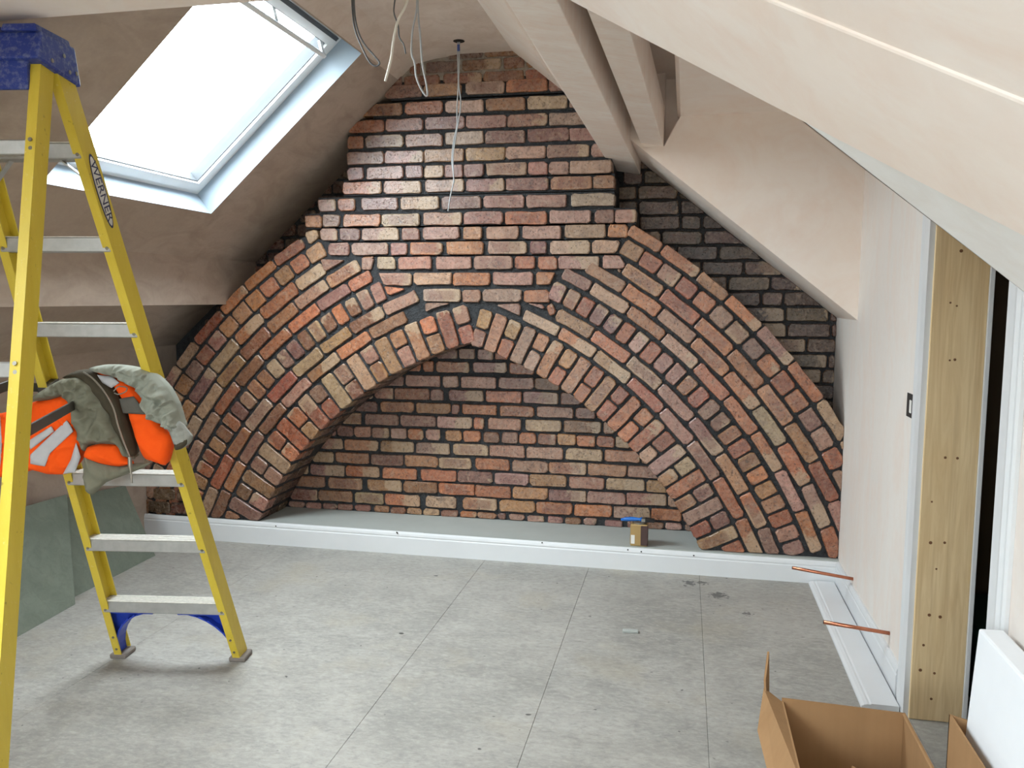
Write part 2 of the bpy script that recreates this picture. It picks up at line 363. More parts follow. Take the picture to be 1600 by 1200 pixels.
# roof windows
NS = Vector((-SM, 0, 1)).normalized(); DS = Vector((1, 0, SM)).normalized(); DY = Vector((0, 1, 0))
def roof_window(name, W, label):
    P = lambda x, y, d: Vector((x, y, zleft(x))) + NS*d
    x0, x1, y0, y1 = W['x0'], W['x1'], W['y0'], W['y1']; D = .125
    bm = NB(); c0 = [(x0, y0), (x1, y0), (x1, y1), (x0, y1)]; ins = .012
    ci = [(x0+ins, y0+ins), (x1-ins, y0+ins), (x1-ins, y1-ins), (x0+ins, y1-ins)]
    for i in range(4):
        j = (i+1) % 4; quads(bm, [[P(*c0[i], 0), P(*c0[j], 0), P(*ci[j], D), P(*ci[i], D)]])
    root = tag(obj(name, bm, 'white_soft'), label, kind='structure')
    def ring(bm, a, b, d0, d1):
        (xa, ya, xb, yb), (xc, yc, xd, yd) = a, b      # outer and inner rectangles
        o_ = [(xa, ya), (xb, ya), (xb, yb), (xa, yb)]; n_ = [(xc, yc), (xd, yc), (xd, yd), (xc, yd)]
        for i in range(4):
            j = (i+1) % 4
            hexa(bm, [P(*o_[i], d0), P(*o_[j], d0), P(*n_[j], d0), P(*n_[i], d0), P(*o_[i], d1), P(*o_[j], d1), P(*n_[j], d1), P(*n_[i], d1)])
    g = lambda k: (x0+k*.75, y0+k, x1-k*.75, y1-k)
    bm = NB(); ring(bm, g(-.02), g(.035), D-.004, D+.10); fr = obj('window_frame', bm, 'frame_white', root)
    bm = NB(); ring(bm, g(.035), g(.041), D+.004, D+.09); obj('seal', bm, 'seal', fr)
    bm = NB(); ring(bm, g(.041), g(.088), D-.012, D+.08); sa = obj('sash', bm, 'frame_white', root)
    bm = NB(); ring(bm, g(.088), g(.094), D+.002, D+.06); obj('seal', bm, 'seal', sa)
    q = g(.09); bm = NB(); quads(bm, [[P(q[0], q[1], D+.035), P(q[2], q[1], D+.035), P(q[2], q[3], D+.035), P(q[0], q[3], D+.035)]]); obj('pane', bm, 'glass', root)
    # vent bar along the top edge
    bm = NB(); hb = P(x1-.10, y0+.12, D-.05); he = P(x1-.10, y1-.10, D-.05); beam(bm, hb, he, DS, .022, .016); bev(bm, .004); bar = obj('vent_bar', bm, 'frame_white', root)
    for yy in (y0+.15, (y0+y1)/2, y1-.12):
        bm = NB(); beam(bm, P(x1-.10, yy, D-.05), P(x1-.075, yy, D+.01), DY, .03, .012); obj('bracket', bm, 'frame_white', bar)
    bm = NB(); beam(bm, P(x1-.03, y0+.05, D-.008), P(x1-.03, y1-.05, D-.008), DS, .02, .012); obj('vent_grille', bm, 'seal', root)
    c = P((x0+x1)/2, (y0+y1)/2, D+.14); portal('sky_portal', c, -DY, DS, y1-y0, (x1-x0)/math.cos(math.atan(SM)))
roof_window('window_1', W1, 'open-lit white roof window in the left slope above the ladder')
roof_window('added_window_2', W2, 'added white roof window in the left slope behind the viewer, for daylight')

# ------------------------------------------------------------------ shell: right
YD0, YD1, ZD, XD = 1.88, 4.29, 2.41, -.43     # dormer opening
bm = NB(); R0, R1 = (-.946, 2.83), (XR, 1.40); RD = (XD, zright(XD))
W3 = dict(y0=-1.1, y1=-.3, x0=-.5, x1=.1); rp = lambda x: (x, zright(x))  # extra roof window, unseen, put in to supply daylight
strip(bm, R0, R1, YB, W3['y0']); strip(bm, R0, rp(W3['x0']), W3['y0'], W3['y1']); strip(bm, rp(W3['x1']), R1, W3['y0'], W3['y1'])
strip(bm, R0, R1, W3['y1'], 1.50); strip(bm, R0, RD, YD0, YD1); strip(bm, R0, R1, YD1, YG+.06)
tag(obj('ceiling_right', bm, 'plaster'), 'sloping pale plastered ceiling on the right', kind='structure')
bm = NB(); strip(bm, R0, R1, 1.50, YD0); tag(obj('ceiling_right_edge', bm, 'plaster_edge'), 'dried grey plaster strip of the right slope along the dormer opening', kind='structure')
NR = Vector((.805, 0, 1)).normalized(); DR = Vector((1, 0, -.805)).normalized()
bm = NB(); PR = lambda x, y, d: Vector((x, y, zright(x))) + NR*d
c0 = [(W3['x0'], W3['y0']), (W3['x1'], W3['y0']), (W3['x1'], W3['y1']), (W3['x0'], W3['y1'])]
for i in range(4): j = (i+1) % 4; quads(bm, [[PR(*c0[i], 0), PR(*c0[j], 0), PR(*c0[j], .14), PR(*c0[i], .14)]])
w3 = tag(obj('added_window_3', bm, 'white_soft'), 'added white roof window in the right slope behind the viewer, for daylight', kind='structure')
bm = NB(); quads(bm, [[PR(*c, .13) for c in c0]]); obj('pane', bm, 'glass', w3)
portal('sky_portal', PR((W3['x0']+W3['x1'])/2, (W3['y0']+W3['y1'])/2, .16), DY, DR, W3['y1']-W3['y0'], (W3['x1']-W3['x0'])*1.284)
# far cheek of the dormer (faces the viewer) and near cheek
bm = NB(); ck = [(-.238, zright(-.238)), (XR, 1.40), (XR, ZD), (-.045, ZD), (-.125, 2.262), (-.238, 2.262)]
quads(bm, [[(x, YD1, z) for x, z in ck]])
quads(bm, [[(x, YD1+.12, z) for x, z in ((-.125, 2.26), (-.03, 2.26), (-.03, 2.64), (-.125, 2.64))]])
quads(bm, [[(x, YD1, z) for x, z in ((-.72, zright(-.72)), (-.238, zright(-.238)), (-.125, 2.262), (-.125, 2.64), (-.72, 2.64))]])
quads(bm, [[(-.125, YD1, 2.262), (-.125, YD1+.12, 2.262), (-.125, YD1+.12, 2.64), (-.125, YD1, 2.64)]])
quads(bm, [[(-.125, YD1, 2.262), (-.045, YD1, ZD), (-.045, YD1+.12, ZD), (-.125, YD1+.12, 2.262)]])
tag(obj('wall_dormer_far', bm, 'plaster'), 'pink plastered dormer cheek with diagonal lower edge, facing the viewer', kind='structure')
bm = NB(); quads(bm, [[(x, YD0, z) for x, z in ((XD, zright(XD)), (XR, 1.40), (XR, ZD), (XD, ZD))]])
tag(obj('wall_dormer_near', bm, 'plaster'), 'near dormer cheek above the diagonal opening edge', kind='structure')
bm = NB(); quads(bm, [[(-.045, YD0, ZD), (XR, YD0, ZD), (XR, YD1, ZD), (-.045, YD1, ZD)], [(-.045, YD0, ZD), (-.045, YD1+.12, ZD), (-.062, YD1+.12, ZD+.02), (-.062, YD0, ZD+.02)],
    [(-.062, YD0, ZD+.02), (-.062, YD1+.12, ZD+.02), (-.062, YD1+.12, 2.62), (-.062, YD0, 2.62)], [(-.062, YD0, 2.62), (-.062, YD1+.12, 2.62), (-.7, YD1+.12, 2.62), (-.7, YD0, 2.62)]])
tag(obj('ceiling_dormer', bm, 'plaster'), 'flat plastered ceiling inside the dormer', kind='structure')
# boxed beams beside the chimney
bd = Vector((.043, 1, -.051))
def skew_beam(name, xa, xb, ye, zl, zr, h, label):
    bm = NB(); L = ye - 1.4
    e = [Vector((xa, ye, zl)), Vector((xb, ye, zr)), Vector((xb, ye, zr+h)), Vector((xa, ye, zl+h))]
    hexa(bm, [p - bd*L for p in e] + e); bev(bm, .004, 2)
    return tag(obj(name, bm, 'plaster_rough'), label, 'beam', 'boxed beams beside the chimney')
skew_beam('boxed_beam', -.426, -.268, 4.845, 2.235, 2.209, .24, 'plastered boxed beam running up against the chimney brickwork')
skew_beam('boxed_beam', -.24, -.125, 4.289, 2.283, 2.263, .2, 'narrower plastered boxed beam ending at the dormer cheek')
# diagonal boxed valley beam in front
def on_r(x, y, off):
    d = ray(x, y); return CP + d*((1.40+off+.805*XR-CP.z)/(d.z+.805*d.x))
o_, o2_ = -.032, -.006
a0, a1 = on_r(887, 0, o_), on_r(1600, 371, o_); b0, b1 = on_r(1200, 3, o2_), on_r(1600, 160, o2_)
da = (a1-a0).normalized(); a0, a1 = a0 - da*.55, a1 + da*.25
b0, b1 = b0 + da*((a0-b0).dot(da)), b1 + da*((a1-b1).dot(da))
bm = NB(); hexa(bm, [a0, a1, b1, b0] + [p + NR*.22 for p in (a0, a1, b1, b0)]); bev(bm, .006, 2)
tag(obj('boxed_beam', bm, 'plaster'), 'wide plastered boxed valley beam crossing the upper right corner', 'beam')
# dropped beam crossing the room above the ladder
bm = NB(); zb = 2.295; box(bm, ((zb-2.435)/SM-1.908-.02, 1.55, zb), (-.72, 2.12, 2.9)); bev(bm, .004)
tag(obj('boxed_beam', bm, 'plaster'), 'horizontal plastered cross beam above the ladder top at the left', 'beam')

# right wall with the doorway
DY0, DY1, DZ = 2.33, 3.045, 2.0
bm = NB(); X = XR
quads(bm, [[(X, YB, 0), (X, YB, 1.40), (X, YD0, 1.40), (X, YD0, 0)], [(X, YD0, 0), (X, YD0, ZD), (X, DY0, ZD), (X, DY0, 0)], [(X, DY0, DZ), (X, DY0, ZD), (X, DY1, ZD), (X, DY1, DZ)],
    [(X, DY1, 0), (X, DY1, ZD), (X, YD1, ZD), (X, YD1, 0)], [(X, YD1, 0), (X, YD1, 1.40), (X, YG+.06, 1.40), (X, YG+.06, 0)]])
tag(obj('wall_right', bm, 'plaster_grey'), 'grey drying plaster wall on the right with the doorway', kind='structure')
dr = empty('door_1', 'open doorway in the right wall with pine lining', None); dr['kind'] = 'structure'
bm = NB(); box(bm, (XR-.004, DY1, 0), (1.0, DY1+.03, DZ)); bev(bm, .002); dl = obj('door_lining', bm, 'pine', dr)
for px, py, s in ((1502, 392, 5), (1485, 473, 3), (1495, 478, 3), (1492, 562, 4), (1484, 563, 3), (1477, 715, 4), (1496, 716, 4), (1456, 784, 3), (1454, 848, 5), (1476, 848, 4), (1463, 889, 3), (1452, 961, 5), (1469, 964, 5), (1443, 1008, 4), (1438, 1047, 5), (1460, 1052, 4), (1455, 1092, 4)):
    p = at(px, py, 1, DY1); bm = NB(); tube(bm, [p+Vector((0, -.0006, 0)), p+Vector((0, .002, 0))], s*.0012, 8); k_ = obj('knot', bm, 'knot', dl)
bm = NB(); box(bm, (XR-.004, DY0-.03, 0), (1.0, DY0, DZ)); obj('door_lining', bm, 'pine', dr)
bm = NB(); box(bm, (XR-.004, DY0, DZ), (1.0, DY1, DZ+.03)); obj('door_lining', bm, 'pine', dr)
bm = NB(); box(bm, (1.0, DY1-.006, 0), (1.016, DY1+.09, DZ)); bev(bm, .002); obj('architrave', bm, 'white', dr)
def architrave(y0, y1, z1, flip):
    bm = NB(); n = 1 if not flip else -1; ys = [0, .012, .03, .05, .075, 1]; t = [.010, .016, .016, .022, .020, .022]
    L = y1-y0; pr = [(0, 0)] + [(k*L if k == 1 else k*L/.1*.7, d) for k, d in zip(ys, t)] + [(L, 0)]
    pts = [(XR-d, (y0+s) if not flip else (y1-s)) for s, d in pr]
    a = [bm.verts.new((x, y, 0)) for x, y in pts]; b = [bm.verts.new((x, y, z1)) for x, y in pts]
    bm.faces.new(a); bm.faces.new(b[::-1])
    for i in range(len(a)): bm.faces.new((a[i], b[i], b[(i+1) % len(a)], a[(i+1) % len(a)]))
    return obj('architrave', bm, 'white', dr)
architrave(DY1+.008, 3.185, DZ+.1, True); architrave(2.235, DY0-.008, DZ+.1, False)
bm = NB(); box(bm, (XR-.02, 2.235, DZ+.02), (XR, 3.185, DZ+.11)); obj('architrave', bm, 'white', dr)
# unlit store behind the door
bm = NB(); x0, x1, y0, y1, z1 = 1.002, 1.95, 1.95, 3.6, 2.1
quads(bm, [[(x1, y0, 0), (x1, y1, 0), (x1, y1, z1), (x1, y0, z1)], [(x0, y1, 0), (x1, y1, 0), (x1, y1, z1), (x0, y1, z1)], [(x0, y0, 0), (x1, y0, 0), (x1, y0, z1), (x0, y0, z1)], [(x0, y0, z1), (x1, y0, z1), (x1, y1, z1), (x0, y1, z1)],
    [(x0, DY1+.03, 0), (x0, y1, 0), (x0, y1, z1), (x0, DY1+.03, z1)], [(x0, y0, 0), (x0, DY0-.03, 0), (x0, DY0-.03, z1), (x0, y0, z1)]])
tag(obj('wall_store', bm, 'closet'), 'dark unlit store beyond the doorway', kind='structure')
# rear wall, with an unseen window added to bring in daylight
bm = NB(); wx0, wx1, wz0, wz1 = -2.1, -.1, .95, 2.15; Y = YB
quads(bm, [[(XL, Y, 0), (wx0, Y, 0), (wx0, Y, 2.9), (XL, Y, 2.9)], [(wx1, Y, 0), (XR, Y, 0), (XR, Y, 2.9), (wx1, Y, 2.9)], [(wx0, Y, 0), (wx1, Y, 0), (wx1, Y, wz0), (wx0, Y, wz0)], [(wx0, Y, wz1), (wx1, Y, wz1), (wx1, Y, 2.9), (wx0, Y, 2.9)]])
tag(obj('wall_front', bm, 'plaster'), 'plastered gable wall behind the viewer with an added window', kind='structure')
bm = NB()
for a, b in (((wx0, wz0), (wx0+.06, wz1)), ((wx1-.06, wz0), (wx1, wz1)), ((wx0+.06, wz0), (wx1-.06, wz0+.06)), ((wx0+.06, wz1-.06), (wx1-.06, wz1)), ((-1.13, wz0+.06), (-1.07, wz1-.06))): box(bm, (a[0], Y-.06, a[1]), (b[0], Y, b[1]))
w4 = tag(obj('added_window_4', bm, 'frame_white'), 'added white framed gable window behind the viewer, for daylight', kind='structure')
bm = NB(); quads(bm, [[(wx0, Y-.03, wz0), (wx1, Y-.03, wz0), (wx1, Y-.03, wz1), (wx0, Y-.03, wz1)]]); obj('pane', bm, 'glass', w4)
portal('sky_portal', ((wx0+wx1)/2, Y-.09, (wz0+wz1)/2), (1, 0, 0), (0, 0, -1), wx1-wx0, wz1-wz0).rotation_euler = (math.radians(90), 0, 0)

# ------------------------------------------------------------------ brickwork
PAL = {'soot_shade': (100, 74, 56), 'soot_shade2': (86, 58, 50), 'soot_shade3': (116, 90, 66), 'pink': (198, 160, 145), 'rose': (182, 138, 122), 'orange': (200, 130, 88), 'red': (178, 106, 76), 'buff': (200, 172, 140), 'brown': (156, 110, 78), 'purple': (150, 114, 104), 'cream': (212, 192, 170), 'tan': (192, 146, 104)}
MIXES = {'chimney': (('pink', 34), ('rose', 20), ('orange', 17), ('buff', 9), ('purple', 9), ('cream', 8), ('tan', 6)),
         'arch_r': (('orange', 30), ('tan', 16), ('rose', 18), ('red', 14), ('pink', 8), ('buff', 9), ('purple', 6)),
         'arch_l': (('orange', 22), ('tan', 18), ('brown', 16), ('red', 14), ('rose', 16), ('buff', 8), ('purple', 6)),
         'recess': (('rose', 22), ('pink', 16), ('tan', 18), ('orange', 16), ('brown', 10), ('purple', 9), ('buff', 9)),
         'gable': (('soot_shade', 40), ('soot_shade2', 34), ('soot_shade3', 26)),  # sooty gable brick, with the shade of the gaps put into its colour
         'old': (('red', 30), ('brown', 50), ('purple', 20))}
def pick(mx):
    t = rnd.random()*sum(k for _, k in MIXES[mx])
    for n, k in MIXES[mx]:
        t -= k
        if t <= 0: break
    c = PAL[n]; j = 1+rnd.uniform(-.08, .08)
    if not n.startswith('soot_shade'): mean = (184, 138, 112) if mx != 'chimney' else (188, 144, 124); kk = .25 if mx == 'chimney' else .12; c = tuple((1-kk)*v + kk*w_ for v, w_ in zip(c, mean))
    return tuple(.62*v for v in lin(tuple(max(0, min(255, v*j + rnd.uniform(-5, 5))) for v in c)))
def inset(poly, d):
    n = len(poly); out = []
    for i in range(n):
        p0, p1, p2 = Vector(poly[i-1]), Vector(poly[i]), Vector(poly[(i+1) % n])
        e1, e2 = (p1-p0).normalized(), (p2-p1).normalized(); n1, n2 = Vector((-e1.y, e1.x)), Vector((-e2.y, e2.x))
        k = 1 + n1.dot(n2); out.append(p1 + (n1+n2)*(d/max(k, .25)))
    return out
def clip(poly, p, n):
    """keep the side of the convex polygon where (v-p).n >= 0"""
    out = []; p, n = Vector(p), Vector(n); poly = [Vector(v) for v in poly]
    for i in range(len(poly)):
        a, b = poly[i], poly[(i+1) % len(poly)]; da, db = (a-p).dot(n), (b-p).dot(n)
        if da >= 0: out.append(a)
        if da*db < 0: out.append(a + (b-a)*(da/(da-db)))
    return out
def area(p): return .5*sum(p[i-1][0]*p[i][1]-p[i][0]*p[i-1][1] for i in range(len(p)))
def brick(parent, poly, y, mx, ang=0, depth=.10, jit=.0024, mat='brick', proud=.003):
    """poly: (x, z) outline, counter-clockwise as seen from the room"""
    poly = [Vector(v) for v in poly]
    if len(poly) < 3: return
    if area(poly) < 0: poly = poly[::-1]
    if area(poly) < .0004: return
    c = sum(poly, Vector((0, 0)))/len(poly); ca, sa = math.cos(-ang), math.sin(-ang)
    P = [Vector(((v-c).x*ca-(v-c).y*sa, (v-c).x*sa+(v-c).y*ca)) for v in poly]
    pts = []; n = len(P)
    for i in range(n):
        p0, p1, p2 = P[i-1], P[i], P[(i+1) % n]; l1, l2 = (p1-p0).length, (p2-p1).length
        if l2 < 1e-5 or l1 < 1e-5: continue
        t = rnd.uniform(.005, .015); j = lambda: Vector((rnd.uniform(-jit, jit), rnd.uniform(-jit, jit)))
        pts.append(p1 + (p0-p1)/l1*min(t, l1*.35) + j()); pts.append(p1 + (p2-p1)/l2*min(t*rnd.uniform(.7, 1.3), l2*.35) + j())
        if l2 > .15: pts.append(p1 + (p2-p1)*rnd.uniform(.22, .40) + j()*1.3); pts.append(p1 + (p2-p1)*rnd.uniform(.6, .8) + j()*1.3)
    m = len(pts); cc = sum(pts, Vector((0, 0)))/m; b = .005
    V = []
    for p in pts:
        d = (cc-p); q = p + d.normalized()*min(b*1.1, d.length*.4); V.append((q.x, 0, q.y))
    V += [(p.x, b*.9, p.y) for p in pts] + [(p.x, depth, p.y) for p in pts]
    Fc = [tuple(range(m))] + [(i, i+m, (i+1) % m+m, (i+1) % m) for i in range(m)] + [(i+m, i+2*m, (i+1) % m+2*m, (i+1) % m+m) for i in range(m)]
    me = bpy.data.meshes.new('brick'); me.from_pydata(V, [], Fc); me.materials.append(M[mat])
    o = bpy.data.objects.new('brick', me); COL.objects.link(o); o.parent = parent
    flip = math.pi if rnd.random() < .5 and n == 4 and False else 0
    o.location = (c.x, y - rnd.uniform(0, proud), c.y); o.rotation_euler = (math.radians(rnd.uniform(-.8, .8)), -ang, math.radians(rnd.uniform(-.8, .8)))
    o.color = (*pick(mx), rnd.choice((0, 0, .2, .4, .6, .8, 1.0)) if (max(p.x for p in pts)-min(p.x for p in pts)) > .14 else rnd.choice((0, 0, 0, .9)))
    return o
def xz(px, py, y): p = at(px, py, 1, y); return Vector((p.x, p.z))
def row_x(px, z, y):
    py = proj((at(px, 450, 1, y).x, y, z))[1]
    for _ in range(3): py = proj((at(px, py, 1, y).x, y, z))[1]
    return at(px, py, 1, y).x
def fix_len(poly):
    return poly

# gable wall and the brick infill of the arch
bm = NB(); prism(bm, [(XL-.05, 0), (XR+.05, 0), (XR+.05, 1.42), (-.94, 2.86), (-1.5, 2.86), (-2.72, 1.75), (-2.96, 1.47), (XL-.05, 1.25)], YG+.012, 5.0); wb = tag(obj('wall_back', bm, 'mortar'), 'brick gable wall behind the chimney and inside the arch recess', kind='structure')
REC = [(546, 562.5, [(682, 714), (717, 742), (746, 770), (773.5, 795), (798, 830)]),
 (567, 584, [(625, 657), (661, 677), (681, 733), (738.5, 791.5), (795, 834), (838, 880)]),
 (590, 608, [(570, 598), (602, 630), (633, 687.5), (692, 716), (720.5, 774.5), (779, 834), (836, 874), (878, 930)]),
 (611.5, 629.5, [(540, 582), (585, 614), (616, 671), (672.5, 692), (701, 755), (759, 815), (817.5, 872.5), (876, 907), (910, 960)]),
 (634, 650.5, [(505, 551), (555, 589), (594, 646), (650, 704), (706, 717.5), (722.5, 776), (781, 834), (839, 896), (899, 930), (934, 985)]),
 (654.5, 672.5, [(480, 531), (535, 564), (570, 622), (626, 680), (682.5, 737.5), (740, 756), (762.5, 814), (821, 877.5), (881, 939), (942.5, 960), (964, 1015)]),
 (676, 693, [(475, 498), (501, 524), (527, 551), (552.5, 579), (581, 607.5), (610, 635), (637.5, 661), (665, 687.5), (696, 721), (724, 751), (755, 780), (784, 809), (811, 837.5), (841, 869), (871, 900), (901, 930), (932.5, 960), (962, 985), (988, 1015)]),
 (697, 714.5, [(440, 491), (495, 535), (537.5, 590), (594, 646), (650, 702.5), (707.5, 762.5), (765, 820), (822.5, 880), (884, 941), (945, 1000), (1003, 1055)]),
 (719, 736.5, [(435, 485), (488, 521), (524, 576), (579, 630), (632.5, 684), (686, 736), (742.5, 796), (800, 856), (857.5, 916), (919, 979), (981, 1036), (1040, 1090)]),
 (740, 757.5, [(430, 481), (485, 537.5), (540, 592.5), (597.5, 651), (657.5, 712.5), (715, 769), (772.5, 826), (827.5, 885), (889, 944), (947.5, 1007.5), (1010, 1060), (1063, 1110)]),
 (761, 778.5, [(410, 458), (462, 507.5), (512.5, 565), (574, 627.5), (630, 682.5), (685, 741), (742.5, 797.5), (801, 856), (857.5, 916), (917.5, 977.5), (979, 1041), (1044, 1100)]),
 (782.5, 800, [(400, 450), (454, 495), (497.5, 550), (554, 599), (601, 656), (665, 712.5), (722.5, 776), (780, 836), (837.5, 894), (897.5, 956), (959, 1016), (1017.5, 1065), (1068, 1115)]),
 (803.5, 818, [(420, 447), (451, 475), (477.5, 501), (504, 526), (527.5, 551), (554, 579), (584, 607.5), (610, 634), (636, 659), (661, 686), (689, 715), (719, 745), (746, 775), (777.5, 790), (795, 819), (824, 850), (856, 880), (882.5, 907.5), (912, 932), (945, 972.5), (980, 1005), (1009, 1037), (1040, 1066), (1070, 1100)])]
for yt, yb, js in REC:
    zt, zb_ = xz(800, yt, YG).y, xz(800, yb, YG).y
    zb_ = max(zb_, ZL+.002)
    for a, b in js:
        xa, xb = row_x(a, (zt+zb_)/2, YG), row_x(b, (zt+zb_)/2, YG)
        dz = rnd.uniform(-.002, .002)
        brick(wb, [(xa, zb_+dz), (xb, zb_+dz), (xb, zt+dz), (xa, zt+dz)], YG, 'recess')
# gable brick seen either side of the chimney, running bond
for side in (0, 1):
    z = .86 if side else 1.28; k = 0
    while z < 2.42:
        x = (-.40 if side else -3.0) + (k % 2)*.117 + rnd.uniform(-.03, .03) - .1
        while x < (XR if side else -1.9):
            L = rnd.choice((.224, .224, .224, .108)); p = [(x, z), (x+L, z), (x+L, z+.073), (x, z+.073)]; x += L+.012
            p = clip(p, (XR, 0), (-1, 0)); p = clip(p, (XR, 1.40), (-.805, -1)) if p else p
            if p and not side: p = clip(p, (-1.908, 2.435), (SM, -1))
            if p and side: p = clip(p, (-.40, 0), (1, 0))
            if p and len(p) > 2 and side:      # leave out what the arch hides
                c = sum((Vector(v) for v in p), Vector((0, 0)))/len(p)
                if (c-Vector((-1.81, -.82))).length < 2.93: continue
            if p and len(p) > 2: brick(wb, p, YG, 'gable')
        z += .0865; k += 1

# chimney breast
ROWS = [(135, [(575, 598.5), (600.5, 659), (661, 721), (727, 788), (791, 855), (857.5, 905)]),
 (162, [(552, 564), (567.5, 627.5), (632.5, 691), (695, 755), (759, 820), (824, 886), (890, 940)]),
 (187, [(545, 600), (602, 661), (664, 725), (727.5, 791), (793, 855), (857.5, 915)]),
 (211, [(542, 567.5), (570, 630), (632.5, 691), (695, 755), (757.5, 820), (824, 889), (890, 940)]),
 (236, [(542, 600), (601, 661), (662.5, 724), (727.5, 789), (790, 852.5), (854, 920), (924, 955)]),
 (260, [(542, 567.5), (572.5, 630), (632.5, 660), (662.5, 692.5), (695, 722.5), (725, 755), (760, 822.5), (825, 855), (857.5, 889), (890, 956)]),
 (283, [(535, 596), (599, 657), (664, 725), (728, 788), (791, 856), (860, 925), (927.5, 960)]),
 (309, [(497, 524), (527.5, 555), (564, 621), (625, 685), (690, 751), (755, 819), (822.5, 885), (892.5, 960)]),
 (334, [(476, 502.5), (504, 531), (536, 594), (596, 655), (661, 721), (724, 785), (789, 854), (859, 922.5), (929, 960), (961, 994)]),
 (356, [(500, 526), (530, 562.5), (565, 622.5), (627.5, 655), (660, 717.5), (724, 752.5), (760, 810), (816, 876), (882.5, 946), (950, 981)]),
 (379, [(512.5, 545), (549, 606), (610, 636), (641, 691), (697.5, 755), (762.5, 822.5), (827.5, 854), (860, 922.5), (925, 970)]),
 (402, [(565, 584), (589, 617.5), (622.5, 674), (681, 736), (740, 800), (804, 836), (840, 870), (872.5, 936), (942.5, 977)]),
 (426, [(590, 642.5), (646, 705), (707.5, 766), (770, 832.5), (837.5, 867)]),
 (452, [(661, 719), (722.5, 751), (754, 814), (819, 858)])]
bm = NB(); first = True; ext = []
for yt, js in ROWS:
    zt, zb_ = xz(600, yt-2.5, YC).y, xz(600, yt+22, YC).y; zm = (zt+zb_)/2
    xa, xb = row_x(js[0][0], zm, YC)+.002, row_x(js[-1][1], zm, YC)-.002
    if yt <= 187: xa, xb = (zt-2.435)/SM-1.908-.02, -.40
    ext.append((xa, xb, zb_, zt)); box(bm, (xa, YC+.013, zb_), (xb, YG+.02, zt))
box(bm, (-1.60, YC+.016, xz(600, 134, YC).y), (-.40, YG+.02, 2.9)); box(bm, (-1.62, YC+.015, 1.45), (-.70, YG+.02, 1.75))
wc = tag(obj('wall_chimney', bm, 'mortar'), 'stepped chimney breast of reclaimed brick rising above the arch', kind='structure')
ENDL = {10: .0, 11: .02, 12: .03}
for r, (yt, js) in enumerate(ROWS):
    zt, zb_ = xz(600, yt, YC).y, xz(600, yt+19.3, YC).y; zm = (zt+zb_)/2
    for i, (a, b) in enumerate(js):
        xa, xb = row_x(a, zm, YC), row_x(b, zm, YC); dz = rnd.uniform(-.002, .002); p = [(xa, zb_+dz), (xb, zb_+dz), (xb, zt+dz), (xa, zt+dz)]
        if r == 12 and i == 0: p[0] = (xa+.04, p[0][1])
        if r == 12 and i == len(js)-1: p[1] = (xb-.03, p[1][1])
        if r == 10 and i == len(js)-1: p[1] = (xb-.025, p[1][1])
        if r == 11 and i == len(js)-1: p = p[:2] + [(xb-.005, zm), (xb-.03, zt)] + p[3:]
        if r == 11 and i == 0: p[0] = (xa, p[0][1]); p[1] = (xb-.02, p[1][1])
        p = clip(p, (-1.908, 2.435), (SM, -1))
        if len(p) > 2: brick(wc, p, YC, 'chimney')
# wedge pieces over the crown of the arch
for q in ([(664, 487), (703, 474), (664, 474)], [(775, 476), (814, 474), (812, 494)], [(824, 474), (850, 476), (850, 484)], [(600, 448), (634, 451), (606, 463)], [(571, 300+118), (585, 300+101), (564, 300+101)]):
    brick(wc, [xz(a, b, YC) for a, b in q], YC, 'chimney')
# older courses under the ceiling, pale mortar
bm = NB(); prism(bm, [(-1.62, 2.70), (-.42, 2.70), (-.42, 2.9), (-1.40, 2.9)], YC+.010, YC+.05); obj('old_mortar', bm, 'mortar_old', wc)
for y0, y1, js in ((76, 91, [(700, 755), (757, 818), (821, 845)]), (94, 111, [(640, 656), (665, 715), (722, 783), (787, 819), (822, 870)]), (114, 130.5, [(612, 627), (631, 687), (692, 752), (755, 818), (821, 880)])):
    zt, zb_ = xz(720, y0, YC).y, xz(720, y1, YC).y
    for a, b in js:
        xa, xb = row_x(a, zb_, YC), row_x(b, zb_, YC); p = clip([(xa, zb_), (xb, zb_), (xb, zt), (xa, zt)], (-1.908, 2.435), (SM, -1))
        if len(p) > 2: brick(wc, p, YC+.002, 'old')

